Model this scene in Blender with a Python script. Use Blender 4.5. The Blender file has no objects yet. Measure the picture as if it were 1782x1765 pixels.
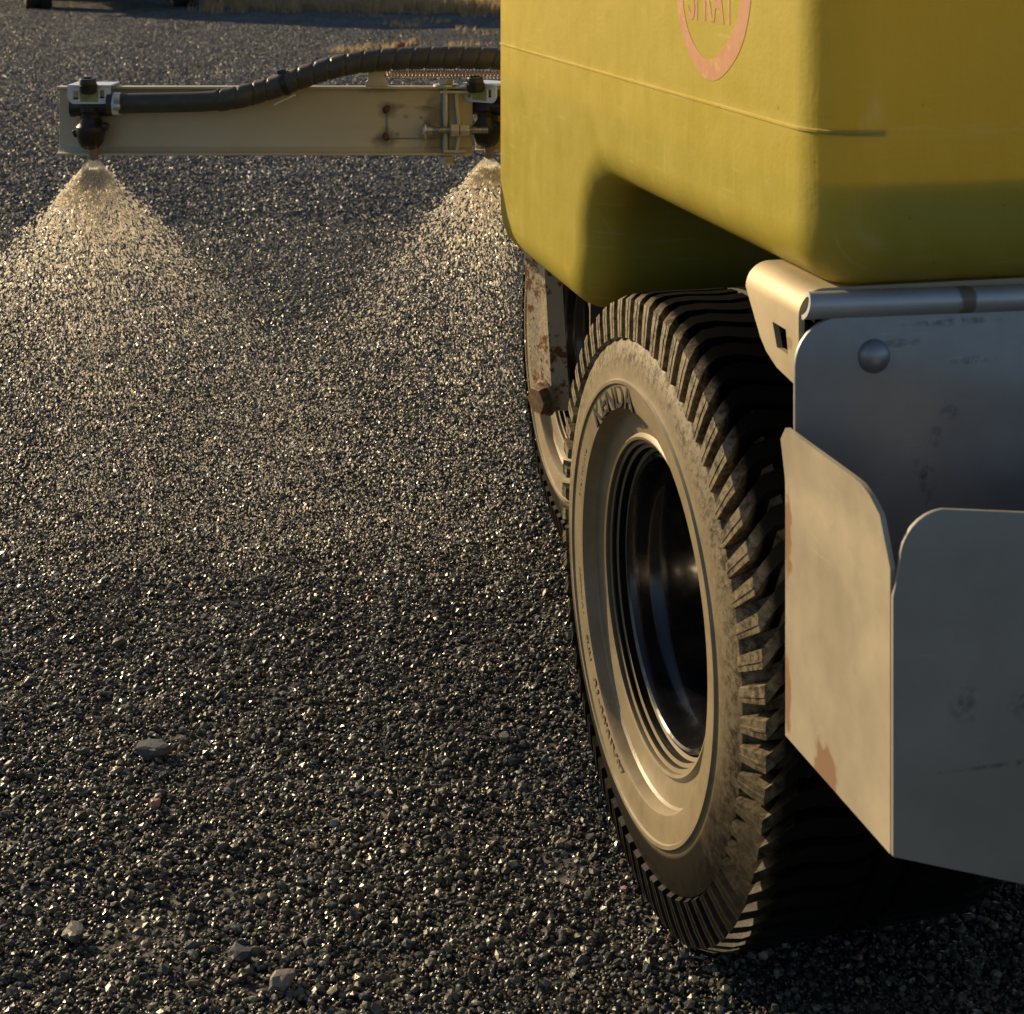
import bpy, bmesh, math, random
import numpy as np
from mathutils import Vector, Matrix, noise as mnoise

rng = np.random.default_rng(7)
random.seed(7)
PI = math.pi
scene = bpy.context.scene
COL = scene.collection

# ------------------------------------------------------------------ camera, light
H = 0.819
GZ = 0.031                                  # level of the gravel; the eye is 0.78 m above it
cam_d = bpy.data.cameras.new('camera')
cam = bpy.data.objects.new('camera', cam_d)
COL.objects.link(cam)
cam.location = (0, 0, H)
cam.rotation_euler = (PI / 2, 0, 0)
cam_d.sensor_width = 36
cam_d.sensor_fit = 'HORIZONTAL'
cam_d.lens = 2800 / 1782 * 36
cam_d.shift_y = -(100 + 882.5) / 1782
cam_d.clip_start = 0.05
cam_d.clip_end = 900
cam_d.dof.use_dof = True
cam_d.dof.focus_distance = 1.5
cam_d.dof.aperture_fstop = 24
scene.camera = cam

SUN_AZ, SUN_EL = math.radians(40), math.radians(22)     # to the left, and beyond the trailer
SUN = Vector((-math.cos(SUN_AZ) * math.cos(SUN_EL), math.sin(SUN_AZ) * math.cos(SUN_EL), math.sin(SUN_EL)))
world = bpy.data.worlds.new('World')
scene.world = world
world.use_nodes = True
wn = world.node_tree
wn.nodes.clear()
wo = wn.nodes.new('ShaderNodeOutputWorld')
wb = wn.nodes.new('ShaderNodeBackground')
ws = wn.nodes.new('ShaderNodeTexSky')
ws.sky_type = 'NISHITA'
ws.sun_disc = False
ws.sun_elevation = SUN_EL
ws.sun_rotation = math.atan2(SUN.x, SUN.y)
ws.air_density = 1.0
ws.dust_density = 1.2
ws.ozone_density = 1.5
wb.inputs['Strength'].default_value = 0.075
wn.links.new(ws.outputs[0], wb.inputs[0])
wn.links.new(wb.outputs[0], wo.inputs[0])
sun_d = bpy.data.lights.new('sun', 'SUN')
sun_d.energy = 5.0
sun_d.color = (1.0, 0.75, 0.43)
sun_d.angle = math.radians(0.55)
sun = bpy.data.objects.new('sun', sun_d)
COL.objects.link(sun)
sun.location = (-6, 5, 6)
sun.rotation_euler = (-SUN).to_track_quat('-Z', 'Y').to_euler()
scene.view_settings.view_transform = 'Standard'
scene.view_settings.look = 'None'
scene.view_settings.exposure = 0.25
scene.view_settings.gamma = 1
scene.view_settings.use_curve_mapping = False
scene.cycles.max_bounces = 8
scene.cycles.diffuse_bounces = 4

# ------------------------------------------------------------------ frames of reference
YAW = math.atan((891 - 254) / 2800)                     # the trailer points away and a little left
ROOT_POS = Vector((0.1089, 1.3249, 0))                  # ground under the near wheel's hub
ROOT_M = Matrix.Translation(ROOT_POS) @ Matrix.Rotation(YAW, 4, 'Z')
ROOT_I = ROOT_M.inverted()


def P(px, py, Y):
    """world point seen at a photograph pixel, at distance Y"""
    return Vector(((px - 891) / 2800 * Y, Y, H - (py + 100) / 2800 * Y))


def T(px, py, Y):
    return ROOT_I @ P(px, py, Y)


def W2T(x, y, z):
    return ROOT_I @ Vector((x, y, z))


def ground_at(px, py):
    Y = 2800 * (H - GZ) / (py + 100)
    return Vector(((px - 891) / 2800 * Y, Y, GZ))


def Tp(px, py, yl):
    """point of the trailer plane y = yl seen at a photograph pixel, in trailer coordinates"""
    c = ROOT_I @ Vector((0, 0, H))
    d = (ROOT_I.to_3x3()) @ Vector(((px - 891) / 2800, 1, -(py + 100) / 2800))
    return c + d * ((yl - c.y) / d.y)


# ------------------------------------------------------------------ node helpers
class NT:
    def __init__(self, name):
        self.m = bpy.data.materials.new(name)
        self.m.use_nodes = True
        self.t = self.m.node_tree
        self.t.nodes.clear()
        self.out = self.n('ShaderNodeOutputMaterial')

    def n(self, typ, **kw):
        nd = self.t.nodes.new(typ)
        for k, v in kw.items():
            setattr(nd, k, v)
        return nd

    def l(self, a, b):
        self.t.links.new(a, b)

    def set(self, sock, v):
        if hasattr(v, 'is_output') or isinstance(v, bpy.types.NodeSocket):
            self.l(v, sock)
        else:
            if isinstance(v, (tuple, list)) and len(v) == 3 and sock.type == 'RGBA':
                v = (*v, 1)
            sock.default_value = v

    def math(self, op, a, b=0.0, clamp=False):
        nd = self.n('ShaderNodeMath', operation=op, use_clamp=clamp)
        self.set(nd.inputs[0], a)
        self.set(nd.inputs[1], b)
        return nd.outputs[0]

    def ramp(self, v, a, b, lo=0.0, hi=1.0):
        nd = self.n('ShaderNodeMapRange')
        nd.clamp = True
        self.set(nd.inputs[0], v)
        for i, q in enumerate((a, b, lo, hi)):
            self.set(nd.inputs[1 + i], q)
        return nd.outputs[0]

    def mix(self, f, a, b):
        nd = self.n('ShaderNodeMix', data_type='RGBA')
        self.set(nd.inputs[0], f)
        self.set(nd.inputs[6], a)
        self.set(nd.inputs[7], b)
        return nd.outputs[2]

    def coord(self, scale=(1, 1, 1), loc=(0, 0, 0), rot=(0, 0, 0)):
        tc = self.n('ShaderNodeTexCoord')
        mp = self.n('ShaderNodeMapping')
        mp.inputs['Scale'].default_value = scale
        mp.inputs['Location'].default_value = loc
        mp.inputs['Rotation'].default_value = rot
        self.l(tc.outputs['Object'], mp.inputs[0])
        return mp.outputs[0]

    def noise(self, scale, detail=4, rough=0.6, vec=None, dist=0.0):
        nd = self.n('ShaderNodeTexNoise')
        nd.inputs['Scale'].default_value = scale
        nd.inputs['Detail'].default_value = detail
        nd.inputs['Roughness'].default_value = rough
        nd.inputs['Distortion'].default_value = dist
        self.l(vec if vec is not None else self.coord(), nd.inputs[0])
        return nd.outputs[0]

    def spot(self, centre, radii, soft=0.35):
        """1 inside an ellipsoid round centre in object space, with an edge of its own"""
        tc = self.n('ShaderNodeTexCoord')
        nz = self.n('ShaderNodeTexNoise')
        nz.inputs['Scale'].default_value = 90
        self.l(tc.outputs['Object'], nz.inputs[0])
        sub = self.n('ShaderNodeVectorMath', operation='SUBTRACT')
        self.l(tc.outputs['Object'], sub.inputs[0])
        sub.inputs[1].default_value = centre
        mul = self.n('ShaderNodeVectorMath', operation='MULTIPLY')
        self.l(sub.outputs[0], mul.inputs[0])
        mul.inputs[1].default_value = tuple(1 / r for r in radii)
        ln = self.n('ShaderNodeVectorMath', operation='LENGTH')
        self.l(mul.outputs[0], ln.inputs[0])
        v = self.math('ADD', ln.outputs['Value'], self.ramp(nz.outputs[0], 0.3, 0.7, -0.3, 0.3))
        return self.ramp(v, 1.0 + soft / 2, 1.0 - soft / 2)

    def bump(self, h, strength=0.3, dist=0.002, normal=None):
        nd = self.n('ShaderNodeBump')
        nd.inputs['Strength'].default_value = strength
        nd.inputs['Distance'].default_value = dist
        self.l(h, nd.inputs['Height'])
        if normal is not None:
            self.l(normal, nd.inputs['Normal'])
        return nd.outputs[0]

    def bsdf(self, color, rough=0.5, metal=0.0, normal=None, spec=0.5, **kw):
        b = self.n('ShaderNodeBsdfPrincipled')
        self.set(b.inputs['Base Color'], color)
        self.set(b.inputs['Roughness'], rough)
        self.set(b.inputs['Metallic'], metal)
        self.set(b.inputs['Specular IOR Level'], spec)
        for k, v in kw.items():
            self.set(b.inputs[k], v)
        if normal is not None:
            self.l(normal, b.inputs['Normal'])
        return b.outputs[0]

    def done(self, shader):
        self.l(shader, self.out.inputs['Surface'])
        return self.m


def simple(name, color, rough=0.5, metal=0.0, var=0.25, scale=40, bump=0.15, spec=0.5):
    t = NT(name)
    nz = t.noise(scale, 5)
    c2 = tuple(c * (1 - var) for c in color)
    c3 = tuple(min(1, c * (1 + var)) for c in color)
    col = t.mix(t.ramp(nz, 0.3, 0.7), c2, c3)
    r = t.ramp(t.noise(scale * 2.3, 3), 0.3, 0.7, max(0.03, rough - 0.1), min(1, rough + 0.1))
    return t.done(t.bsdf(col, r, metal, t.bump(nz, bump, 0.0006), spec))


# ------------------------------------------------------------------ materials
def mat_tank():
    t = NT('yellow_polyethylene')
    big = t.noise(5, 4)
    streak = t.noise(1, 5, 0.65, t.coord((60, 60, 7)))
    fine = t.noise(260, 3)
    col = t.mix(t.ramp(big, 0.3, 0.7), (0.620, 0.525, 0.085), (0.70, 0.60, 0.125))
    col = t.mix(t.ramp(streak, 0.35, 0.75, 0, 0.35), col, (0.50, 0.425, 0.035))
    # pale scuffs: thin stretched noise, kept where a second noise allows it
    sc = t.noise(1, 3, 0.5, t.coord((20, 14, 330), rot=(0.35, 0, 0)))
    where = t.ramp(t.noise(9, 3), 0.48, 0.60)
    scuff = t.math('MULTIPLY', t.ramp(sc, 0.61, 0.67), where)
    sc2 = t.noise(1, 3, 0.5, t.coord((20, 260, 12), rot=(-0.5, 0, 0)))
    where2 = t.ramp(t.noise(7, 3, 0.6, t.coord(loc=(3, 3, 3))), 0.50, 0.60)
    scuff2 = t.math('MULTIPLY', t.ramp(sc2, 0.62, 0.68), where2)
    tc = t.n('ShaderNodeTexCoord')
    sp3 = t.n('ShaderNodeSeparateXYZ')
    t.l(tc.outputs['Object'], sp3.inputs[0])
    band = t.ramp(t.math('ABSOLUTE', t.math('SUBTRACT', sp3.outputs[2], .703)), .007, .001)
    rub = t.math('MULTIPLY', band, t.ramp(t.noise(1, 5, .75, t.coord((30, 22, 400))), .42, .62))
    rub = t.math('MULTIPLY', rub, t.ramp(t.noise(6, 2), .40, .55))
    s = t.math('MAXIMUM', t.math('MAXIMUM', scuff, scuff2), rub)
    mott = t.noise(34, 6, .7)
    col = t.mix(t.ramp(mott, .35, .7, 0, .30), col, (0.465, 0.40, 0.030))
    col = t.mix(t.math('MULTIPLY', s, 0.42), col, (0.84, 0.78, 0.36))
    # grime specks
    sp = t.ramp(t.noise(95, 2), 0.74, 0.78)
    col = t.mix(t.math('MULTIPLY', sp, 0.55), col, (0.16, 0.13, 0.04))
    h = t.math('ADD', t.math('MULTIPLY', fine, 0.5), t.math('MULTIPLY', streak, 0.8))
    n1 = t.bump(h, 0.40, 0.0014)
    n2 = t.bump(big, 0.25, 0.01, n1)
    p = t.bsdf(col, t.ramp(t.noise(30, 3), 0.3, 0.7, 0.38, 0.55), 0, n2, 0.4)
    tr = t.n('ShaderNodeBsdfTranslucent')
    t.set(tr.inputs['Color'], (0.85, 0.67, 0.010))
    mx = t.n('ShaderNodeMixShader')
    mx.inputs[0].default_value = 0.42
    t.l(p, mx.inputs[1])
    t.l(tr.outputs[0], mx.inputs[2])
    return t.done(mx.outputs[0])


def mat_tyre():
    t = NT('dusty_rubber')
    tc = t.n('ShaderNodeTexCoord')
    sep = t.n('ShaderNodeSeparateXYZ')
    t.l(tc.outputs['Object'], sep.inputs[0])
    wallside = t.ramp(sep.outputs[0], 0.024, 0.014)
    sn = t.n('ShaderNodeSeparateXYZ')
    t.l(tc.outputs['Normal'], sn.inputs[0])
    lug_sun = t.math('MULTIPLY', t.ramp(sn.outputs[0], -.30, -.60), t.ramp(sep.outputs[0], .070, .045))  # tan sunlight painted on the outward-facing sides of the lugs
    wallside = t.math('MAXIMUM', wallside, t.math('MULTIPLY', lug_sun, .95))
    n1 = t.noise(26, 6, 0.7)
    n2 = t.noise(150, 5, 0.75)
    r2 = t.math('SQRT', t.math('ADD', t.math('MULTIPLY', sep.outputs[1], sep.outputs[1]), t.math('MULTIPLY', sep.outputs[2], sep.outputs[2])))
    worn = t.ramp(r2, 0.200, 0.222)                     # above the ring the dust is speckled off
    low = t.ramp(t.math('ADD', sep.outputs[2], t.ramp(n1, .3, .7, -.05, .05)), 0.04, -0.13)   # darker towards the bottom of the tyre
    speck = t.ramp(t.math('ADD', n2, t.math('MULTIPLY', n1, 0.6)), 0.72, 0.92)
    dust_sun = t.math('MULTIPLY', wallside, t.ramp(n1, 0.25, 0.6, 0.65, 1.0))
    dust_sun = t.math('MULTIPLY', dust_sun, t.math('SUBTRACT', 1.0, t.math('MULTIPLY', t.math('MULTIPLY', worn, speck), 0.8)))
    dust_sun = t.math('MULTIPLY', dust_sun, t.math('SUBTRACT', 1.0, t.math('MULTIPLY', t.math('MULTIPLY', t.ramp(r2, .200, .206), low), 0.94)))
    col = t.mix(dust_sun, (0.0045, 0.0045, 0.0048), (0.265, 0.215, 0.130))
    rough = t.ramp(dust_sun, 0, 1, 0.50, 0.42)
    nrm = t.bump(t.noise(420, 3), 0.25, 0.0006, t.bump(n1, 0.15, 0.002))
    return t.done(t.bsdf(col, rough, 0, nrm, t.ramp(dust_sun, 0, 1, 0.14, 0.75)))


def mat_metal(name, color, rough, spots=(), scratch=True, stain=(0.16, 0.085, 0.04), marks=(), metal=0.9):
    t = NT(name)
    nz = t.noise(14, 5)
    fine = t.noise(190, 4)
    brushed = t.noise(1, 4, 0.6, t.coord((150, 150, 12)))
    col = t.mix(t.ramp(nz, 0.3, 0.7), tuple(c * 0.76 for c in color), color)
    met = metal
    rgh = t.ramp(t.math('ADD', t.math('MULTIPLY', nz, 0.6), t.math('MULTIPLY', fine, 0.4)), 0.3, 0.7, rough - 0.07, rough + 0.09)
    if scratch:
        sc = t.noise(1, 3, 0.5, t.coord((25, 25, 420), rot=(0.9, 0.5, 0)))
        s = t.math('MULTIPLY', t.ramp(sc, 0.63, 0.74), t.ramp(t.noise(17, 2), 0.54, 0.64))
        col = t.mix(t.math('MULTIPLY', s, 0.35), col, tuple(min(1, c * 1.4) for c in color))
    for c, r in spots:
        f = t.spot(c, r)
        col = t.mix(t.math('MULTIPLY', f, 0.85), col, stain)
        met = t.math('SUBTRACT', met, t.math('MULTIPLY', f, metal * 0.9), True)
    for c, r in marks:
        f = t.spot(c, r, 0.8)
        f = t.math('MULTIPLY', f, t.ramp(fine, .40, .62))
        col = t.mix(t.math('MULTIPLY', f, 0.5), col, (0.03, 0.03, 0.033))
        met = t.math('SUBTRACT', met, t.math('MULTIPLY', f, metal * 0.3), True)
    nrm = t.bump(fine, 0.07, 0.0006, t.bump(brushed, 0.06, 0.0008, t.bump(nz, 0.12, 0.004)))
    return t.done(t.bsdf(col, rgh, met, nrm, 0.5))


def mat_rust():
    t = NT('rusty_painted_steel')
    n1 = t.noise(35, 6, 0.7)
    n2 = t.noise(140, 4)
    f = t.ramp(t.math('ADD', n1, t.math('MULTIPLY', n2, 0.25)), 0.66, 0.74)
    col = t.mix(f, (0.56, 0.47, 0.32), t.mix(n2, (0.10, 0.035, 0.012), (0.27, 0.11, 0.04)))
    return t.done(t.bsdf(col, t.ramp(f, 0, 1, 0.5, 0.9), 0, t.bump(n2, 0.5, 0.0015), 0.35))


def mat_boom(name='tan_boom_paint', spots=()):
    t = NT(name)
    nz = t.noise(8, 5)
    st = t.noise(1, 5, 0.6, t.coord((9, 30, 45)))
    col = t.mix(t.ramp(nz, 0.3, 0.7), (0.51, 0.44, 0.305), (0.585, 0.51, 0.36))
    col = t.mix(t.ramp(st, 0.5, 0.8, 0, 0.35), col, (0.42, 0.33, 0.19))
    sp = t.ramp(t.noise(70, 2), 0.72, 0.77)
    col = t.mix(t.math('MULTIPLY', sp, 0.6), col, (0.20, 0.14, 0.07))
    for c, r, k in spots:
        col = t.mix(t.math('MULTIPLY', t.spot(c, r, 0.9), k * .7), col, (0.045, 0.026, 0.013))
    return t.done(t.bsdf(col, 0.42, 0.15, t.bump(t.noise(200, 3), 0.06, 0.0006), 0.5))


def mat_gravel():
    t = NT('crushed_stone')
    at = t.n('ShaderNodeAttribute')
    at.attribute_name = 'tone'
    nz = t.noise(240, 4)
    col = t.mix(t.ramp(nz, 0.3, 0.7), t.mix(0.5, at.outputs['Color'], (0, 0, 0)), at.outputs['Color'])
    geo = t.n('ShaderNodeNewGeometry')
    mp = t.n('ShaderNodeMapping')
    mp.inputs['Scale'].default_value = (5.5, 0.5, 1)
    mp.inputs['Rotation'].default_value = (0, 0, -.12)
    t.l(geo.outputs['Position'], mp.inputs[0])
    track = t.noise(1, 3, .5, mp.outputs[0])
    patch = t.noise(1.7, 4, .6, geo.outputs['Position'])
    damp = t.ramp(t.math('ADD', t.math('MULTIPLY', track, .6), t.math('MULTIPLY', patch, .4)), .38, .60)
    col2 = t.mix(0.35, col, at.outputs['Color'])
    col2 = t.mix(t.math('MULTIPLY', t.math('SUBTRACT', 1.0, damp), .42), col2, (0.016, 0.015, 0.013))
    return t.done(t.bsdf(col2, at.outputs['Alpha'], 0, t.bump(nz, 0.35, 0.0015), 0.6))


def mat_soil():
    t = NT('gravel_bed')
    n1 = t.noise(60, 6, 0.7)
    n2 = t.noise(0.35, 4)
    vor = t.n('ShaderNodeTexVoronoi')
    vor.inputs['Scale'].default_value = 70
    t.l(t.coord(), vor.inputs[0])
    col = t.mix(t.ramp(n1, 0.3, 0.7), (0.028, 0.028, 0.028), (0.075, 0.072, 0.068))
    col = t.mix(t.ramp(n2, 0.45, 0.7, 0, 0.5), col, (0.085, 0.07, 0.05))
    return t.done(t.bsdf(col, 0.75, 0, t.bump(vor.outputs['Distance'], 0.9, 0.012, t.bump(n1, 0.7, 0.01)), 0.4))


def mat_field():
    t = NT('dry_field_soil')
    n1 = t.noise(3, 6, 0.7)
    n2 = t.noise(45, 5, 0.7)
    col = t.mix(t.ramp(n1, 0.35, 0.65), (0.15, 0.10, 0.055), (0.26, 0.19, 0.10))
    col = t.mix(t.ramp(n2, 0.4, 0.7, 0, 0.6), col, (0.10, 0.075, 0.045))
    return t.done(t.bsdf(col, 0.9, 0, t.bump(n2, 0.8, 0.03), 0.2))


def mat_spray():
    t = NT('sprayed_water')
    d = t.n('ShaderNodeBsdfDiffuse')
    t.set(d.inputs[0], (0.95, 0.90, 0.80))
    tr = t.n('ShaderNodeBsdfTranslucent')
    t.set(tr.inputs[0], (0.97, 0.92, 0.82))
    g = t.n('ShaderNodeBsdfGlossy')
    t.set(g.inputs[0], (0.95, 0.95, 0.95))
    g.inputs['Roughness'].default_value = 0.25
    a = t.n('ShaderNodeMixShader')
    a.inputs[0].default_value = 0.62
    t.l(d.outputs[0], a.inputs[1])
    t.l(tr.outputs[0], a.inputs[2])
    b = t.n('ShaderNodeMixShader')
    b.inputs[0].default_value = 0.12
    t.l(a.outputs[0], b.inputs[1])
    t.l(g.outputs[0], b.inputs[2])
    c = t.n('ShaderNodeMixShader')
    c.inputs[0].default_value = 0.38
    t.l(b.outputs[0], c.inputs[1])
    t.l(t.n('ShaderNodeBsdfTransparent').outputs[0], c.inputs[2])
    return t.done(c.outputs[0])


def mat_emblem():
    t = NT('faded_red_print')
    nz = t.noise(60, 5, 0.7)
    col = t.mix(t.ramp(nz, 0.35, 0.65), (0.43, 0.19, 0.10), (0.48, 0.24, 0.125))
    worn = t.ramp(t.noise(38, 5, 0.7, t.coord(loc=(5, 1, 2))), 0.54, 0.66)
    col = t.mix(t.math('MULTIPLY', worn, 0.55), col, (0.64, 0.47, 0.09))
    return t.done(t.bsdf(col, 0.5, 0, t.bump(t.noise(260, 3), 0.1, 0.0008), 0.4))


M = {}
M['tank'] = mat_tank()
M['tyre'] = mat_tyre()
M['rim'] = simple('black_rim_paint', (0.008, 0.0085, 0.010), 0.20, 0, 0.3, 30, 0.03, 0.8)
M['disc'] = simple('matte_black_disc', (0.004, 0.004, 0.0045), 0.6, 0, 0.2, 12, 0.0, 0.12)
M['letter'] = simple('shade_darkened_rubber', (0.022, 0.020, 0.017), 0.5, 0, 0.2, 90, 0.2)  # letters darkened in colour for the shade on their raised shapes
M['wallletter'] = simple('dusty_raised_rubber', (0.10, 0.08, 0.055), 0.5, 0, 0.2, 90, 0.2)
M['rust'] = mat_rust()
M['boom'] = mat_boom()
M['gravel'] = mat_gravel()
M['soil'] = mat_soil()
M['field'] = mat_field()
M['spray'] = mat_spray()
M['emblem'] = mat_emblem()
M['liquid'] = simple('green_tank_liquid', (0.035, 0.055, 0.008), 0.5, 0, 0.2, 3, 0.0)
M['hose'] = simple('black_rubber_hose', (0.055, 0.052, 0.044), 0.55, 0, 0.25, 60, 0.15)
M['wrap'] = simple('black_spiral_plastic', (0.060, 0.056, 0.047), 0.5, 0, 0.25, 60, 0.12)
M['plastic'] = simple('black_nylon', (0.018, 0.017, 0.015), 0.38, 0, 0.25, 80, 0.1)
M['zinc'] = mat_metal('zinc_plate', (0.60, 0.60, 0.60), 0.36)
M['clip'] = mat_metal('sky_tinted_zinc_clip', (0.80, 0.86, 0.97), 0.4, scratch=False, metal=.25)  # sky reflection put into the pale blue base colour
M['spring'] = mat_metal('spring_steel', (0.62, 0.50, 0.42), 0.33, scratch=False)
M['tip'] = simple('pink_nozzle_plastic', (0.24, 0.155, 0.125), 0.45, 0, 0.15, 60, 0.05)
M['label'] = simple('yellow_green_film', (0.30, 0.36, 0.14), 0.35, 0, 0.35, 45, 0.05)
M['sunlit_side'] = simple('sunlit_body_paint', (0.50, 0.33, 0.16), 0.35, 0, 0.2, 60, 0.05)  # sunlight on the black nozzle body, painted as a tan colour
M['tie'] = simple('pale_cable_tie', (0.62, 0.56, 0.42), 0.45, 0, 0.1, 60, 0.05)
M['dark_steel'] = simple('black_chassis_paint', (0.016, 0.015, 0.014), 0.5, 0, 0.3, 30, 0.2)
M['weld'] = simple('rusty_weld', (0.11, 0.055, 0.025), 0.8, 0, 0.4, 200, 0.5)
def mat_straw():
    t = NT('straw')
    col = t.mix(t.ramp(t.noise(9, 4), .3, .7), (0.34, 0.23, 0.11), (0.56, 0.42, 0.22))
    tr = t.n('ShaderNodeBsdfTranslucent')
    t.set(tr.inputs[0], col)
    mx = t.n('ShaderNodeMixShader')
    mx.inputs[0].default_value = .45
    t.l(t.bsdf(col, .6), mx.inputs[1])
    t.l(tr.outputs[0], mx.inputs[2])
    return t.done(mx.outputs[0])


M['grass'] = mat_straw()
M['scrap'] = simple('red_plastic_scrap', (0.55, 0.06, 0.025), 0.5)
M['truck_paint'] = simple('dull_grey_truck_paint', (0.22, 0.23, 0.24), 0.45, 0, 0.1, 4, 0.05)
M['truck_tyre'] = simple('brown_dusty_truck_tyre', (0.055, 0.045, 0.033), 0.75, 0, 0.35, 20, 0.3)
M['glass'] = simple('dark_window_glass', (0.02, 0.025, 0.03), 0.08, 0, 0.1, 3, 0.0)


# ------------------------------------------------------------------ mesh helpers
class MB:
    def __init__(self):
        self.v, self.f = [], []

    def add(self, vs, fs):
        b = len(self.v)
        self.v += [Vector(p) for p in vs]
        self.f += [tuple(i + b for i in q) for q in fs]
        return self

    def box(self, c, s, rot=None):
        c = Vector(c)
        pts = []
        for dx in (-.5, .5):
            for dy in (-.5, .5):
                for dz in (-.5, .5):
                    d = Vector((dx * s[0], dy * s[1], dz * s[2]))
                    pts.append(c + (rot @ d if rot is not None else d))
        return self.add(pts, [(0, 1, 3, 2), (4, 6, 7, 5), (0, 4, 5, 1), (2, 3, 7, 6), (0, 2, 6, 4), (1, 5, 7, 3)])

    def rings(self, rings, closed_ring=True, cap=True, loop=False):
        n = len(rings[0])
        vs = [p for r in rings for p in r]
        fs = []
        m = len(rings)
        for i in range(m if loop else m - 1):
            a, b = i * n, ((i + 1) % m) * n
            for j in range(n if closed_ring else n - 1):
                k = (j + 1) % n
                fs.append((a + j, a + k, b + k, b + j))
        if cap and not loop:
            fs.append(tuple(range(n))[::-1])
            fs.append(tuple((m - 1) * n + j for j in range(n)))
        return self.add(vs, fs)

    def tube(self, path, r, n=16, cap=True, rfun=None):
        path = [Vector(p) for p in path]
        rings = []
        up = Vector((0, 0, 1))
        s = 0
        prev = None
        side = None
        for i, p in enumerate(path):
            d = (path[min(i + 1, len(path) - 1)] - path[max(i - 1, 0)]).normalized()
            if side is None:
                ref = up if abs(d.z) < 0.9 else Vector((1, 0, 0))
                side = d.cross(ref).normalized()
            else:
                side = (side - d * side.dot(d)).normalized()
            u = side.cross(d).normalized()
            if prev is not None:
                s += (p - prev).length
            prev = p
            ring = []
            for k in range(n):
                a = 2 * PI * k / n
                rr = r if rfun is None else rfun(s, a)
                if isinstance(rr, (list, tuple)):
                    rr = rr[i]
                ring.append(p + (side * math.cos(a) + u * math.sin(a)) * rr)
            rings.append(ring)
        return self.rings(rings, cap=cap)

    def lathe(self, profile, origin, axis, n=32, closed=False):
        """profile: (radius, distance along axis)"""
        axis = Vector(axis).normalized()
        origin = Vector(origin)
        ref = Vector((0, 0, 1)) if abs(axis.z) < 0.9 else Vector((1, 0, 0))
        a1 = axis.cross(ref).normalized()
        a2 = axis.cross(a1).normalized()
        rings = []
        for r, h in profile:
            rings.append([origin + axis * h + (a1 * math.cos(2 * PI * k / n) + a2 * math.sin(2 * PI * k / n)) * max(r, 1e-5) for k in range(n)])
        return self.rings(rings, cap=not closed, loop=closed)

    def sheet(self, outline, origin, ax, ay, thick):
        """flat plate: a 2-D outline in the plane (ax, ay), given a thickness along ax x ay"""
        ax, ay, o = Vector(ax), Vector(ay), Vector(origin)
        nz = ax.cross(ay).normalized() * thick
        a = [o + ax * x + ay * y for x, y in outline]
        b = [p + nz for p in a]
        return self.rings([a, b])

    def hexa(self, c, axis, r, h):
        return self.lathe([(r * 0.93, 0), (r, h * 0.12), (r, h * 0.85), (r * 0.9, h)], c, axis, 6)

    def build(self, name, mat, parent=None, smooth=False, world=False, angle=0.6, bevel=0.0, label=None):
        me = bpy.data.meshes.new(name)
        vs = [ROOT_I @ p for p in self.v] if world else self.v
        me.from_pydata([tuple(p) for p in vs], [], self.f)
        bm = bmesh.new()
        bm.from_mesh(me)
        bmesh.ops.recalc_face_normals(bm, faces=bm.faces)
        if bevel:
            es = [e for e in bm.edges if len(e.link_faces) == 2 and e.calc_face_angle(0) > 0.6]
            bmesh.ops.bevel(bm, geom=es, offset=bevel, segments=2, profile=0.5, affect='EDGES', clamp_overlap=True)
        for f in bm.faces:
            f.smooth = False
        if smooth or bevel:
            for f in bm.faces:
                f.smooth = True
            for e in bm.edges:
                if len(e.link_faces) == 2 and e.calc_face_angle(0) > angle:
                    e.smooth = False
        bm.to_mesh(me)
        bm.free()
        me.materials.append(mat)
        o = bpy.data.objects.new(name, me)
        COL.objects.link(o)
        o.parent = parent
        if label:
            o['label'] = label
        return o


def tag(o, label=None, cat=None, group=None, kind=None):
    for k, v in (('label', label), ('category', cat), ('group', group), ('kind', kind)):
        if v:
            o[k] = v
    return o


def empty(name, parent=None, loc=(0, 0, 0), rot=(0, 0, 0)):
    o = bpy.data.objects.new(name, None)
    o.empty_display_size = 0.1
    COL.objects.link(o)
    o.parent = parent
    o.location = loc
    o.rotation_euler = rot
    return o


def arc(cx, cy, r, a0, a1, n=8):
    return [(cx + r * math.cos(math.radians(a0 + (a1 - a0) * k / n)), cy + r * math.sin(math.radians(a0 + (a1 - a0) * k / n))) for k in range(n + 1)]


def smooth_path(pts, sub=12):
    """Catmull-Rom through the points"""
    pts = [Vector(p) for p in pts]
    q = [pts[0] * 2 - pts[1]] + pts + [pts[-1] * 2 - pts[-2]]
    out = []
    for i in range(1, len(q) - 2):
        for k in range(sub):
            t = k / sub
            a, b, c, d = q[i - 1], q[i], q[i + 1], q[i + 2]
            out.append(0.5 * ((2 * b) + (c - a) * t + (2 * a - 5 * b + 4 * c - d) * t * t + (3 * b - a - 3 * c + d) * t ** 3))
    out.append(pts[-1])
    return out


def text_mesh(body, size, extrude=0.0, bold=0.0, space=1.0):
    cu = bpy.data.curves.new('lettering', 'FONT')
    cu.body = body
    cu.size = size
    cu.extrude = extrude
    cu.offset = bold
    cu.space_character = space
    cu.align_x = 'CENTER'
    cu.resolution_u = 3
    ob = bpy.data.objects.new('lettering', cu)
    me = bpy.data.meshes.new_from_object(ob)
    bpy.data.objects.remove(ob)
    vs = [v.co.copy() for v in me.vertices]
    fs = [tuple(p.vertices) for p in me.polygons]
    bpy.data.meshes.remove(me)
    return vs, fs


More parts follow.
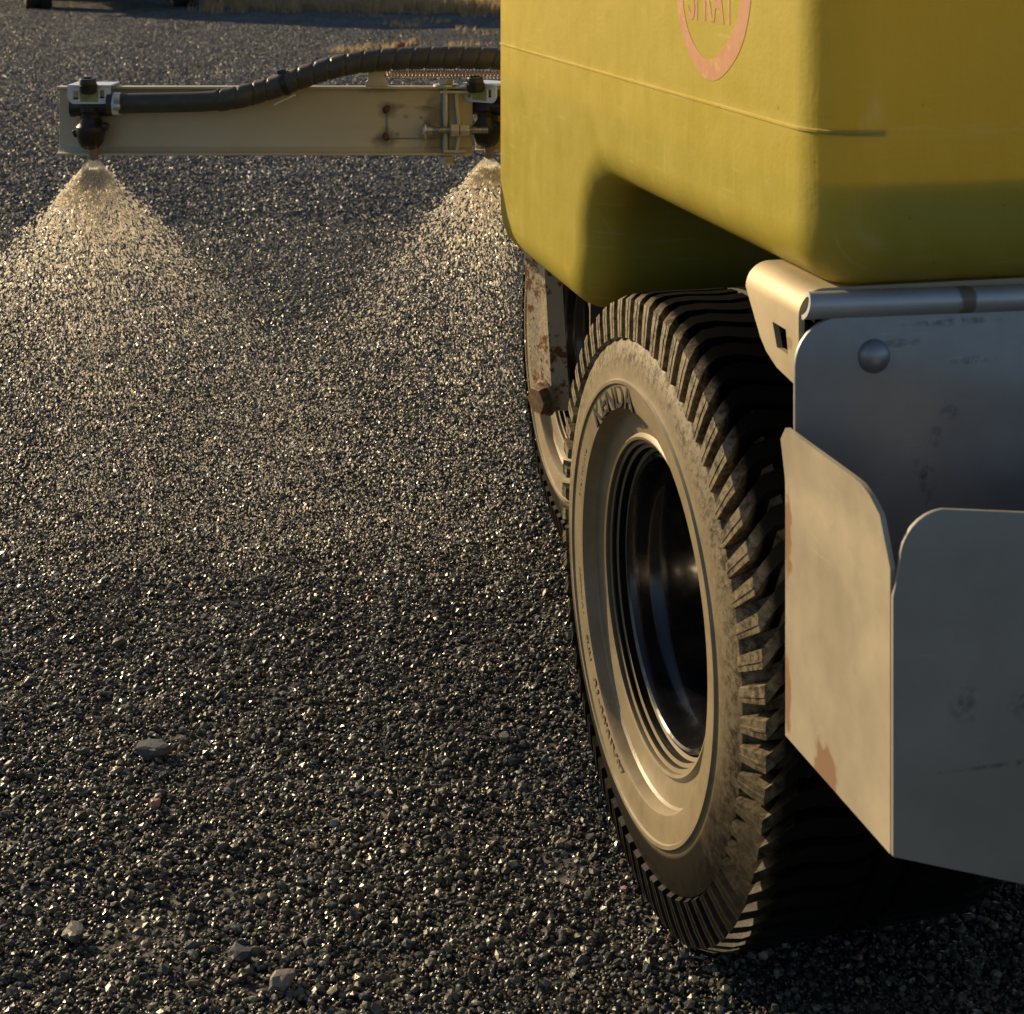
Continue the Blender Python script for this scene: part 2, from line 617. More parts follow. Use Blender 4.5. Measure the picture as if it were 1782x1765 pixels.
# ------------------------------------------------------------------ the ground
def sheet_obj(name, pts, z, mat, cuts=0):
    me = bpy.data.meshes.new(name)
    me.from_pydata([(x, y, z) for x, y in pts], [], [tuple(range(len(pts)))])
    me.materials.append(mat)
    o = bpy.data.objects.new(name, me)
    COL.objects.link(o)
    return o


ground = sheet_obj('gravel_ground', [(-400, -60), (400, -60), (400, 700), (-400, 700)], GZ - 0.005, M['soil'])
tag(ground, 'dark gravel yard under the sprayer, running back to the dry grass', 'ground', kind='structure')
fpts = [(-3.3, 60)] + [(-3.0, 22), (-2.5, 19.6), (-1.7, 18.2), (-0.2, 17.3), (1.6, 16.8), (4, 17.2), (9, 16.5), (40, 17)] + [(60, 60)]
field = sheet_obj('dry_field', fpts, GZ + 0.004, M['field'])
tag(field, 'brown dry field beyond the gravel yard', 'field', kind='structure')

# stone patches (crushed stone as real geometry), scattered over the yard by geometry nodes
t_ = (1 + 5 ** .5) / 2
ICO_V = np.array([(-1, t_, 0), (1, t_, 0), (-1, -t_, 0), (1, -t_, 0), (0, -1, t_), (0, 1, t_), (0, -1, -t_), (0, 1, -t_), (t_, 0, -1), (t_, 0, 1), (-t_, 0, -1), (-t_, 0, 1)]) / math.sqrt(1 + t_ * t_)
ICO_F = np.array([(0, 11, 5), (0, 5, 1), (0, 1, 7), (0, 7, 10), (0, 10, 11), (1, 5, 9), (5, 11, 4), (11, 10, 2), (10, 7, 6), (7, 1, 8), (3, 9, 4), (3, 4, 2), (3, 2, 6), (3, 6, 8), (3, 8, 9), (4, 9, 5), (2, 4, 11), (6, 2, 10), (8, 6, 7), (9, 8, 1)])
OCT_V = np.array([(1, 0, 0), (-1, 0, 0), (0, 1, 0), (0, -1, 0), (0, 0, 1), (0, 0, -1)], float)
OCT_F = np.array([(0, 2, 4), (2, 1, 4), (1, 3, 4), (3, 0, 4), (2, 0, 5), (1, 2, 5), (3, 1, 5), (0, 3, 5)])


def quats(n, tilt=None):
    q = rng.normal(size=(n, 4))
    q /= np.linalg.norm(q, axis=1, keepdims=True)
    w, x, y, z = q.T
    return np.stack([1 - 2 * (y * y + z * z), 2 * (x * y - z * w), 2 * (x * z + y * w), 2 * (x * y + z * w), 1 - 2 * (x * x + z * z), 2 * (y * z - x * w), 2 * (x * z - y * w), 2 * (y * z + x * w), 1 - 2 * (x * x + y * y)], axis=1).reshape(n, 3, 3)


def np_mesh(name, V, F, mat, tone=None):
    me = bpy.data.meshes.new(name)
    nv, nf = len(V), len(F)
    me.vertices.add(nv)
    me.vertices.foreach_set('co', V.astype(np.float32).ravel())
    k = F.shape[1]
    me.loops.add(nf * k)
    me.loops.foreach_set('vertex_index', F.astype(np.int32).ravel())
    me.polygons.add(nf)
    me.polygons.foreach_set('loop_start', np.arange(0, nf * k, k, dtype=np.int32))
    if tone is not None:
        at = me.attributes.new('tone', 'FLOAT_COLOR', 'POINT')
        at.data.foreach_set('color', tone.astype(np.float32).ravel())
    me.update(calc_edges=True)
    me.shade_flat()
    me.materials.append(mat)
    return me


def stone_tones(n, light=1.0, far=False):
    base = np.exp(rng.normal(math.log(0.088 * light), 0.45, n))
    pale = rng.random(n) < 0.07
    base[pale] = rng.uniform(0.14, 0.30, pale.sum())
    warm = rng.normal(0, 0.06, n)
    rgb = np.stack([base * (1.04 + warm), base, base * (0.79 - warm)], axis=1)
    red = rng.random(n) < 0.012
    rgb[red] = np.stack([base[red] * 2.2, base[red] * 1.1, base[red]], axis=1)
    rough = rng.uniform(0.22, 0.55, n)
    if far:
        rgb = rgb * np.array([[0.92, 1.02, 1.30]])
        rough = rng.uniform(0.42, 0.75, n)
    return np.concatenate([np.clip(rgb, 0.01, 0.6), rough[:, None]], axis=1)


def stone_patch(name, size, n, rmin, rmax, power, ico=True, light=1.0):
    u = rng.random(n)
    r = (rmin ** (-power) + u * (rmax ** (-power) - rmin ** (-power))) ** (-1 / power)
    V0, F0 = (ICO_V, ICO_F) if ico else (OCT_V, OCT_F)
    k = len(V0)
    jit = 1 + rng.uniform(-0.26, 0.26, (n, k, 1))
    sc = np.stack([rng.uniform(0.8, 1.35, n), rng.uniform(0.7, 1.1, n), rng.uniform(0.5, 0.9, n)], axis=1)
    V = V0[None] * jit * sc[:, None, :] * r[:, None, None]
    V = np.einsum('nij,nkj->nki', quats(n), V)
    V[:, :, 2] *= 0.85
    pos = np.zeros((n, 3))
    pos[:, :2] = rng.uniform(-size / 2, size / 2, (n, 2))
    # shallow ripples that vanish at the patch border, so that patches butt without a step
    edge = np.clip((size / 2 - np.abs(pos[:, :2]).max(axis=1)) / (size * 0.2), 0, 1)
    ph = rng.uniform(0, 6.28, 4)
    ripple = 0.0018 * (np.sin(pos[:, 0] * 21 + ph[0]) * np.sin(pos[:, 1] * 17 + ph[1]) + np.sin(pos[:, 0] * 43 + ph[2]) * np.sin(pos[:, 1] * 39 + ph[3]))
    pos[:, 2] = r * rng.uniform(-0.15, 0.55, n) - 0.003 + ripple * edge
    V += pos[:, None, :]
    F = F0[None] + (np.arange(n) * k)[:, None, None]
    tone = np.repeat(stone_tones(n, light, not ico), k, axis=0)
    me = np_mesh(name, V.reshape(-1, 3), F.reshape(-1, 3), M['gravel'], tone)
    return bpy.data.objects.new(name, me)


def scatter(name, variants, spots, label):
    """one object: points carrying a variant number and a turn, each replaced by a stone patch"""
    src = bpy.data.collections.new(name + '_patches')
    for v in variants:
        src.objects.link(v)
    me = bpy.data.meshes.new(name)
    me.from_pydata([(x, y, GZ) for x, y in spots], [], [])
    a = me.attributes.new('variant', 'INT', 'POINT')
    a.data.foreach_set('value', rng.integers(0, len(variants), len(spots)).astype(np.int32))
    a = me.attributes.new('turn', 'FLOAT_VECTOR', 'POINT')
    tv = np.zeros((len(spots), 3), np.float32)
    tv[:, 2] = rng.integers(0, 4, len(spots)) * PI / 2
    a.data.foreach_set('vector', tv.ravel())
    o = bpy.data.objects.new(name, me)
    COL.objects.link(o)
    ng = bpy.data.node_groups.new(name + '_scatter', 'GeometryNodeTree')
    ng.interface.new_socket('Geometry', in_out='INPUT', socket_type='NodeSocketGeometry')
    ng.interface.new_socket('Geometry', in_out='OUTPUT', socket_type='NodeSocketGeometry')
    gi = ng.nodes.new('NodeGroupInput')
    go = ng.nodes.new('NodeGroupOutput')
    ip = ng.nodes.new('GeometryNodeInstanceOnPoints')
    ci = ng.nodes.new('GeometryNodeCollectionInfo')
    ci.inputs['Collection'].default_value = src
    ci.inputs['Separate Children'].default_value = True
    ci.inputs['Reset Children'].default_value = True
    n1 = ng.nodes.new('GeometryNodeInputNamedAttribute')
    n1.data_type = 'INT'
    n1.inputs['Name'].default_value = 'variant'
    n2 = ng.nodes.new('GeometryNodeInputNamedAttribute')
    n2.data_type = 'FLOAT_VECTOR'
    n2.inputs['Name'].default_value = 'turn'
    L = ng.links.new
    L(gi.outputs[0], ip.inputs['Points'])
    L(ci.outputs[0], ip.inputs['Instance'])
    ip.inputs['Pick Instance'].default_value = True
    L([s for s in n1.outputs if s.enabled][0], ip.inputs['Instance Index'])
    L([s for s in n2.outputs if s.enabled][0], ip.inputs['Rotation'])
    L(ip.outputs[0], go.inputs[0])
    md = o.modifiers.new('scatter', 'NODES')
    md.node_group = ng
    tag(o, label, 'gravel', kind='stuff')
    return o


near_var = [stone_patch('stone_patch', 0.52, n, 0.0012, 0.0054, 2.2, True) for n in (25000, 23000, 24000)]
spots = []
S = 0.5
for j in range(0, 8):
    y = 0.75 + S * j
    half = 0.36 * y + 0.75
    for i in range(-int(half / S) - 1, int(half / S) + 2):
        spots.append((i * S + 0.1, y))
scatter('gravel', near_var, spots, 'dark crushed gravel lying loose around the wheels and under the boom')
far_var = [stone_patch('far_stone_patch', 1.04, n, 0.0024, 0.009, 2.2, False, 1.35) for n in (34000, 32000, 33000)]
spots = []
for j in range(0, 18):
    y = 5.0 + j
    half = 0.36 * y + 1
    for i in range(-int(half) - 1, int(half) + 2):
        x = i + 0.0
        if not (x > -1.9 and y > 17.8):
            spots.append((x, y))
scatter('far_gravel', far_var, spots, 'finer looking grey gravel farther back across the yard')


# single larger stones that one can point at
def big_stone(px, py, size, flat, tone, label, seed, rot=0.0):
    r = np.random.default_rng(seed)
    c = ground_at(px, py)
    bm = bmesh.new()
    bmesh.ops.create_icosphere(bm, subdivisions=2, radius=1)
    for v in bm.verts:
        d = mnoise.noise(v.co * 1.3 + Vector((seed, seed * .7, 0))) * 0.55 + mnoise.noise(v.co * 3.1 + Vector((0, seed, 0))) * 0.2
        v.co *= 1 + d
        v.co.z = max(min(v.co.z, 0.62), -0.6)
        v.co = Vector((v.co.x * size[0], v.co.y * size[1], v.co.z * size[2]))
    me = bpy.data.meshes.new('stone')
    bm.to_mesh(me)
    bm.free()
    at = me.attributes.new('tone', 'FLOAT_COLOR', 'POINT')
    at.data.foreach_set('color', np.tile(np.array([*tone, 0.5], np.float32), len(me.vertices)))
    me.materials.append(M['gravel'])
    o = bpy.data.objects.new('stone', me)
    COL.objects.link(o)
    o.location = (c.x, c.y, GZ + size[2] * 0.45)
    o.rotation_euler = (0, 0, rot)
    tag(o, label, 'stone', 'larger stones loose on the gravel')
    return o


big_stone(267, 1312, (0.017, 0.012, 0.009), 1, (0.10, 0.10, 0.10), 'flat topped grey stone, the largest on the open gravel left of the wheel', 3)
big_stone(492, 1712, (0.010, 0.008, 0.008), 1, (0.22, 0.19, 0.15), 'pale jagged stone at the lower edge of the photo below the wheel', 5, .6)
big_stone(418, 1665, (0.009, 0.008, 0.006), 1, (0.05, 0.055, 0.06), 'dark smooth stone just up and left of the pale jagged stone', 11, .2)
big_stone(270, 1404, (0.005, 0.004, 0.006), 1, (0.55, 0.28, 0.2), 'small reddish bright stone below the flat topped grey stone', 14, .2)
big_stone(878, 1288, (0.007, 0.006, 0.006), 1, (0.26, 0.24, 0.20), 'light stone near the left side of the front tyre', 17, 1.2)
big_stone(208, 1122, (0.008, 0.006, 0.007), 1, (0.14, 0.135, 0.12), 'grey stone on the gravel above the flat topped grey stone', 23, .4)
big_stone(128, 1630, (0.010, 0.008, 0.006), 1, (0.11, 0.11, 0.10), 'grey stone in the lower left corner of the gravel', 29, 2)

# ------------------------------------------------------------------ dry grass at the back
def grass(name, centres, per, hmin, hmax, spread, label):
    V, F = [], []
    for cx, cy in centres:
        k = rng.integers(int(per * .6), int(per * 1.4))
        for _ in range(k):
            a = rng.uniform(0, 6.28)
            d = abs(rng.normal(0, spread))
            x, y = cx + d * math.cos(a), cy + d * math.sin(a)
            h = rng.uniform(hmin, hmax)
            lean = rng.uniform(0.1, 1.0) * h
            b = rng.uniform(0, 6.28)
            w = rng.uniform(0.0015, 0.004) * (1 + cy / 18)
            sx, sy = -math.sin(b) * w, math.cos(b) * w
            i = len(V)
            tx, ty = x + math.cos(b) * lean, y + math.sin(b) * lean
            mx_, my_ = x + math.cos(b) * lean * .35, y + math.sin(b) * lean * .35
            V += [(x - sx, y - sy, GZ), (x + sx, y + sy, GZ), (mx_ + sx * .8, my_ + sy * .8, GZ + h * .6), (mx_ - sx * .8, my_ - sy * .8, GZ + h * .6), (tx, ty, GZ + h)]
            F += [(i, i + 1, i + 2, i + 3), (i + 3, i + 2, i + 4)]
    me = bpy.data.meshes.new(name)
    me.from_pydata(V, [], F)
    me.materials.append(M['grass'])
    o = bpy.data.objects.new(name, me)
    COL.objects.link(o)
    return tag(o, label, 'grass', kind='stuff')


cs = []
for _ in range(1900):
    x, y = rng.uniform(-3.5, 4.5), rng.uniform(16.6, 25)
    if y > 17.6 - 0.3 * x + rng.normal(0, 0.6) or y > 20.5:
        cs.append((x, y))
grass('dry_grass', cs, 26, 0.05, 0.22, 0.12, 'straw coloured dry grass covering the field behind the yard')
cs = [(x, y) for x, y in [ground_at(px, py).xy for px, py in
      [(600, 88), (615, 90), (640, 84), (668, 86), (690, 83), (720, 76), (790, 82), (820, 80), (700, 45), (690, 42), (712, 48), (800, 53), (740, 36), (655, 30), (640, 22), (575, 18), (850, 60), (765, 40), (830, 30), (790, 22), (610, 14), (560, 10)]]]
grass('grass_tufts', cs, 40, 0.015, 0.06, 0.10, 'thin straw tufts growing through the gravel near the field edge')

sc_o = MB()
pp = ground_at(698, 88)
sc_o.sheet([(-.03, 0), (.03, 0.005), (.025, .05), (-.005, .065), (-.03, .04)], (pp.x, pp.y, GZ), (1, 0.2, 0), (0, 0.3, 0.95), 0.004)
tag(sc_o.build('plastic_scrap', M['scrap']), 'small red plastic scrap lying among the straw tufts above the hose', 'scrap')

# ------------------------------------------------------------------ the truck at the back
def build_truck():
    a = math.radians(19)
    r = empty('box_truck', None, (-4.86, 19.55, GZ), (0, 0, a))
    tag(r, 'box truck parked at the back of the yard, only its brown tyres in view', 'truck')

    def twheel(x, y):
        w = empty('wheel', r, (x, y, 0.38))
        s = 1 if x < 0 else -1
        tp = [(.20, .02), (.30, 0.0), (.35, .012), (.372, .04), (.38, .09), (.38, .23), (.372, .28), (.35, .308), (.30, .32), (.20, .30)]
        MB().lathe(tp, (-s * 0.16, 0, 0), (s, 0, 0), 40, closed=True).build('tyre', M['truck_tyre'], w, True)
        lug = MB()
        for k in range(40):
            an = 2 * PI * k / 40
            for sx in (-0.09, 0.09):
                rot = Matrix.Rotation(an + (0.04 if sx > 0 else 0), 3, 'X')
                lug.box(rot @ Vector((sx, 0, .38)), (.12, .032, .022), rot)
        lug.build('tread', M['truck_tyre'], w)
        MB().lathe([(.205, .03), (.19, .05), (.18, .12), (.06, .11), (.05, .04), (.0, .04)], (-s * 0.16, 0, 0), (s, 0, 0), 24).build('rim', M['zinc'], w, True)
    for x in (-0.86, 0.86):
        twheel(x, 0)
        twheel(x, 3.6)
    MB().tube([(-.75, 0, .38), (.75, 0, .38)], .06, 12).lathe([(.0, -.14), (.1, -.12), (.15, 0), (.1, .12), (0, .14)], (0, 0, .38), (0, 1, 0), 14).build('rear_axle', M['dark_steel'], r, True)
    MB().tube([(-.75, 3.6, .38), (.75, 3.6, .38)], .05, 12).build('front_axle', M['dark_steel'], r, True)
    MB().box((-.4, 1.6, .62), (.09, 6.0, .2)).box((.4, 1.6, .62), (.09, 6.0, .2)).build('chassis', M['dark_steel'], r)
    MB().box((0, .9, 1.55), (2.15, 4.2, 1.5)).build('cargo_box', M['truck_paint'], r, bevel=.03)
    MB().sheet([(2.6, .55), (5.0, .55), (5.0, 1.2), (4.1, 1.32), (3.55, 2.15), (3.1, 2.2), (3.1, .55)][1:], (-.95, 0, 0), (0, 1, 0), (0, 0, 1), 1.9).build('cab', M['truck_paint'], r, bevel=.03)
    MB().sheet([(3.2, 1.35), (3.9, 1.35), (3.5, 1.98), (3.2, 2.0)], (-.965, 0, 0), (0, 1, 0), (0, 0, 1), .01).build('window', M['glass'], r)
    MB().box((0, -1.3, .55), (2.0, .1, .12)).build('rear_bumper', M['dark_steel'], r, bevel=.01)
    for x in (-.8, .8):
        MB().box((x, -1.215, .74), (.25, .05, .1)).build('tail_lamp', M['scrap'], r)


build_truck()

# ------------------------------------------------------------------ the sprayer trailer
TR = empty('sprayer_trailer', None, ROOT_POS, (0, 0, YAW))
tag(TR, 'trailer sprayer with yellow tank, black tyres and a boom spraying water', 'trailer')

# --- tank: a side outline (y away, z up) lofted across with rounded edges
YN, YF, ZC, ZL, ZT, TW = -0.353, 0.585, 0.600, 0.463, 1.10, 1.30


def tank_outline():
    o = []
    o += arc(YN + .06, ZT - .06, .06, 180, 90, 6)[::-1][::-1]
    o += arc(YF - .06, ZT - .06, .06, 90, 0, 6)
    o += arc(YF - .055, ZL + .055, .055, 0, -90, 8)
    yw = 0.185                                          # wall of the low lobe, facing the wheel
    o += arc(yw + .062, ZL + .062, .062, 270, 180, 8)
    o += arc(yw - .072, ZC - .072, .072, 0, 90, 10)
    o += arc(YN + .046, ZC + .046, .046, 270, 180, 8)
    d = [p for i, p in enumerate(o) if math.hypot(p[0] - o[i - 1][0], p[1] - o[i - 1][1]) > .001]
    return d                                            # runs clockwise seen from -x


def inset(poly, d):
    n = len(poly)
    out = []
    for i in range(n):
        a, b, c = poly[i - 1], poly[i], poly[(i + 1) % n]
        t1 = Vector((b[0] - a[0], b[1] - a[1])).normalized()
        t2 = Vector((c[0] - b[0], c[1] - b[1])).normalized()
        nn = Vector((t1.y + t2.y, -t1.x - t2.x)).normalized()   # inward for this winding
        k = 1 / max(0.6, math.sqrt((1 + t1.dot(t2)) / 2))
        out.append((b[0] + nn.x * d * k, b[1] + nn.y * d * k))
    return out


def tank_mesh(shrink=0.0, ztop=None):
    base = tank_outline()
    dense = []
    for i in range(len(base)):
        a, b = base[i], base[(i + 1) % len(base)]
        ln = math.hypot(b[0] - a[0], b[1] - a[1])
        k = max(1, int(ln / .04))
        dense += [(a[0] + (b[0] - a[0]) * j / k, a[1] + (b[1] - a[1]) * j / k) for j in range(k)]
    R = 0.039
    rings = []
    N = 9
    for k in range(N + 1):
        ph = PI / 2 * k / N
        rings.append((shrink + R - R * math.sin(ph), R - R * math.cos(ph) + shrink))
    rings = rings[::-1]
    # rings go from the flat face (x small, inset R) to full outline
    prof = [(shrink + R * (1 - math.sin(PI / 2 * (1 - k / N))), shrink + R * (1 - math.cos(PI / 2 * (1 - k / N)))) for k in range(N + 1)]
    prof += [(TW - x, d) for x, d in prof[::-1]]
    R3 = []
    for x, d in prof:
        ring = inset(dense, d)
        if ztop is not None:
            ring = [(y, min(z, ztop)) for y, z in ring]
        R3.append([Vector((x, y, z)) for y, z in ring])
    return MB().rings(R3)


tank = tank_mesh().build('tank', M['tank'], TR, True, angle=0.9)
tank_mesh(0.007, 0.672).build('tank_liquid', M['liquid'], tank, True, angle=0.9)
# moulding seam round the tank
sr = []
hz = 0.702
R = .039
ol = [(R, YN)] + []
path = []
for x, y in arc(R, YN + R, R, 270, 180, 8) + arc(R, YF - R, R, 180, 90, 8):
    path.append((x, y))
rr = []
full = [(R + .005, YN + .0006), (R + .002, YN + .0003)] + path + [(TW - .1, YF)]
for i, (x, y) in enumerate(full):
    if i <= 1 or i == len(full) - 1:
        nx, ny = 0, (-1 if i <= 1 else 1)
    else:
        cx = R
        cy = YN + R if i <= 10 else YF - R
        nx, ny = (x - cx) / R, (y - cy) / R
    e = min(0.0011, -.0006 + .00030 * i)
    rr.append([Vector((x - nx * .001, y - ny * .001, hz - .0022)), Vector((x + nx * e, y + ny * e, hz - .0008)), Vector((x + nx * e, y + ny * e, hz + .0006)), Vector((x - nx * .001, y - ny * .001, hz + .0022))])
MB().rings(rr).build('seam', M['tank'], tank)
# the red print: an oval ring and the word in it
EC = Vector((0, -0.1613, 0.802))
ring = []
for k in range(64):
    a = 2 * PI * k / 64
    wob = 1 + 0.012 * math.sin(3 * a + 1) + 0.008 * math.sin(7 * a)
    ro, ri = 0.0825 * wob, (0.0668 + 0.003 * math.sin(2 * a)) * wob
    ring.append([Vector((-0.0001, EC.y - ro * math.cos(a), EC.z + ro * 1.0 * math.sin(a))), Vector((-0.0003, EC.y - ro * math.cos(a) * .998, EC.z + ro * .998 * math.sin(a))),
                 Vector((-0.0003, EC.y - ri * math.cos(a), EC.z + ri * math.sin(a))), Vector((-0.0001, EC.y - ri * math.cos(a), EC.z + ri * math.sin(a)))])
MB().rings(ring, closed_ring=False, cap=False, loop=True).build('emblem_ring', M['emblem'], tank)
tv, tf = text_mesh('SPRAY', 0.052, 0.0001, 0.0005, space=0.95)
xs = [v.x for v in tv]
kx = 0.098 / (max(xs) - min(xs))
MB().add([(-0.0002 - v.z, EC.y + 0.002 - v.x * kx, 0.7615 + v.y) for v in tv], tf).build('emblem_word', M['emblem'], tank)
# filler lid on the roof
MB().lathe([(.14, 0), (.14, .02), (.165, .02), (.165, .06), (.15, .075), (0, .085)], (.5, .1, ZT - .005), (0, 0, 1), 36).build('filler_lid', M['plastic'], tank, True)

# --- wheels
WS = 0.896                                              # the profile below is drawn for a 53 cm tyre
TYRE_R = .2754
HALF = [(.131, .036), (.1345, .0345), (.135, .0275), (.1385, .0265), (.139, .0215), (.1425, .0205), (.143, .0165), (.1455, .0155), (.1468, .017),
        (.149, .019), (.160, .0165), (.1685, .0150), (.1705, .0125), (.1715, .004), (.173, .0012), (.180, -.0002), (.192, -.0012), (.1945, -.0016), (.1955, -.0034), (.1985, -.0036), (.2000, -.0012), (.203, -.0006),
        (.213, .0004), (.222, .0026), (.229, .0058), (.2345, .0150), (.2410, .0280), (.2480, .040), (.2545, .05), (.256, .08), (.2562, .112)]
HALF = [(r if r < .2 else .2 + (r - .2) * 1.20, x) for r, x in HALF]
WID = .25


def tyre_mesh():
    mb = MB()
    up = lambda r: .2 + (r - .2) * 1.20
    prof = HALF + [(up(.2645), .116), (up(.265), .118), (up(.265), .132), (up(.2645), .134)] + [(r, WID - x) for r, x in HALF[::-1]]
    mb.lathe(prof, (0, 0, 0), (1, 0, 0), 128, closed=True)
    top = [(.2315, .0022, 0, 5.8), (.2500, .0058, -6.5, 6.2), (.2608, .0090, -10, 6.4), (.2642, .0190, -20, 5.4), (.2650, .0330, -30, 6.2), (.2652, .052, -33, 7.2), (.2652, .070, -29, 7.6), (.2652, .084, -27, 7.6), (.2652, .106, -33, 7.6)]
    bot = [(.2285, .0095), (.2380, .0260), (.2430, .0340), (.2455, .0390), (.2475, .044), (.2535, .055), (.2545, .068), (.255, .084), (.255, .106)]
    top = [(up(a), b, c, d) for a, b, c, d in top]
    bot = [(up(a), b) for a, b in bot]
    NL = 66
    for k in range(NL):
        a0 = 2 * PI * k / NL
        for side in (0, 1):
            rings = []
            for (r, x, sh, hw), (rb, xb) in zip(top, bot):
                hw *= (1 + 0.03 * math.sin(k * 2.1))
                pts = []
                for rr_, xx, off in ((r, x, -hw), (r, x, hw), (rb, xb, hw + 0.4), (rb, xb, -hw - 0.4)):
                    an = a0 - (sh + off) * -0.001 / 0.25 * -1
                    an = a0 + (sh + off) * 0.001 / 0.25
                    if side:
                        an = -an + 0.05
                        xx = WID - xx
                    pts.append(Vector((xx, rr_ * math.cos(an), rr_ * math.sin(an))))
                rings.append(pts)
            mb.rings(rings)
            if not side:                                # the fine moulded bar on the shoulder face of the lug
                bar = []
                for (r, x, sh, hw), g in zip(top[0:3], (0.6, 1, .6)):
                    pts = []
                    for off in (-0.9, 0.9):
                        an = a0 + (sh + off + 0.6) * 0.001 / 0.25
                        pts.append(Vector((x - .0007 * g, r * math.cos(an), r * math.sin(an))))
                    for off in (0.9, -0.9):
                        an = a0 + (sh + off + 0.6) * 0.001 / 0.25
                        pts.append(Vector((x + .0015, (r - .0005) * math.cos(an), (r - .0005) * math.sin(an))))
                    bar.append(pts)
                mb.rings(bar)
    return mb


def ring_text(body, size, r0, ang, x_at, depth, outward=True, stretch=1.0, kx=1.0):
    """raised lettering bent round the sidewall; ang in degrees, 0 = away, 90 = top"""
    tv, tf = text_mesh(body, size, 0.001)
    vs = []
    for v in tv:
        r = r0 + v.y * stretch if outward else r0 - v.y * stretch
        dth = (v.x * kx) / r0
        # seen from outside, away lies on the left: clockwise reading means falling angle
        th = math.radians(ang) + dth if outward else math.radians(ang) - dth
        vs.append((x_at - (v.z / 0.001) * depth, r * math.cos(th), r * math.sin(th)))
    return MB().add(vs, tf)


def ring_text_fix(body, size, r0, ang, x_at, depth, stretch=1.0, kx=1.0):
    tv, tf = text_mesh(body, size, 0.001)
    vs = []
    for v in tv:
        r = r0 + v.y * stretch
        th = math.radians(ang) + v.x * kx / r0
        vs.append((x_at - (v.z / 0.001) * depth, r * math.cos(th), r * math.sin(th)))
    return MB().add(vs, tf)


def make_wheel():
    w = empty('wheel', TR, (-.0065, 0, TYRE_R), (0, 0, .031))
    w.scale = (WS, WS, WS)
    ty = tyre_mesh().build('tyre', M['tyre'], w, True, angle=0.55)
    rp = [(.1305, .040), (.1300, .036), (.1285, .0335), (.1265, .0328), (.1245, .0345), (.1230, .0385), (.1222, .0440), (.1218, .052), (.1205, .058), (.1180, .0615), (.1162, .0660), (.1152, .074), (.1145, .090), (.1135, .105), (.1112, .117), (.1075, .126), (.1035, .138), (.100, .150)]
    MB().lathe(rp + [(.102, .16), (.118, .21), (.1305, .21)], (0, 0, 0), (1, 0, 0), 96, closed=True).build('rim', M['rim'], w, True, angle=0.5)
    MB().lathe([(.1005, .152), (.096, .182), (.088, .190), (.075, .192), (.045, .192), (.042, .172), (.034, .168), (0, .168), (0, .2), (.104, .2)], (0, 0, 0), (1, 0, 0), 64).build('wheel_disc', M['disc'], w, True, angle=0.5)
    for k in range(5):
        a = 2 * PI * k / 5 + .3
        MB().hexa((.192, .060 * math.cos(a), .058 * math.sin(a)), (-1, 0, 0), .011, .016).build('wheel_nut', M['dark_steel'], w)
    def lt(body, size, r0, ang, kx=1.0, st=1.0, mat='letter', depth=.0012, x=.0003):
        # the word runs clockwise seen from outside: mirror x so that it reads the right way round
        tv, tf = text_mesh(body, size, 0.001, size * .018)
        vs = []
        for v in tv:
            r = r0 + v.y * st
            th = math.radians(ang) + v.x * kx / r0 * CW
            vs.append((x - max(0, v.z / 0.001) * depth, r * math.cos(th), r * math.sin(th)))
        MB().add(vs, tf).build('lettering', M[mat], w)
    CW = 1.0
    lt('KENDA', 0.0315, .1735, 67, 1.16, 1.0, 'letter', .0016)
    lt('20X10.00-10', 0.0200, .1765, 299, 1.0, 1.0, 'wallletter', .0008)
    lt('NHS', 0.0130, .1780, 325, 1.0, 1.0, 'wallletter', .0008)
    lt('TUBELESS', 0.0110, .1800, 342, 1.0, 1.0, 'wallletter', .0008)
    lt('4 PLY RATING', 0.0095, .1800, 22, 1.0, 1.0, 'wallletter', .0008)
    return w


near_wheel = make_wheel()


def copy_tree(o, parent):
    c = o.copy()
    COL.objects.link(c)
    c.parent = parent
    for ch in o.children:
        d = ch.copy()
        COL.objects.link(d)
        d.parent = c
    return c


far_wheel = copy_tree(near_wheel, TR)
far_wheel.location = (0.124, 0.757, 0.288)
far_wheel.scale = (.935, .935, .935)
far_wheel.rotation_euler = (0.9, 0, 0)
for x in (1.06,):
    for y in (0.0, 0.757):
        w = copy_tree(near_wheel, TR)
        w.location = (x + WID * WS, y, TYRE_R)
        w.rotation_euler = (0, 0, PI)

# --- chassis
for x in (.33, .72):
    MB().box((x, .15, .50), (.06, 1.35 if x > .5 else 1.1, .09)).build('frame_rail', M['dark_steel'], TR, bevel=.004)
for y in (-.25, .36, 1.0):
    MB().box((.52, y, .50), (.33, .05, .08)).build('cross_member', M['dark_steel'], TR, bevel=.004)
for y in (0, .757):
    MB().tube([(.17, y, TYRE_R), (1.1, y, TYRE_R)], .025, 14).build('axle', M['dark_steel'], TR, True)
MB().box((.52, .15, .4525), (.30, .12, .006)).build('under_plate', M['dark_steel'], TR)
M['dull_sheet'] = mat_metal('brown_dull_sheet', (0.30, 0.26, 0.21), 0.5, metal=.8)
# plate between the wheels, its edge in the sun
MB().sheet([(0, .365), (.02, .348), (.5, .348), (.5, .455), (0.0, .455)], (.052, .355, 0), (1, 0, 0), (0, 0, 1), .004).build('mud_plate', M['dull_sheet'], TR)
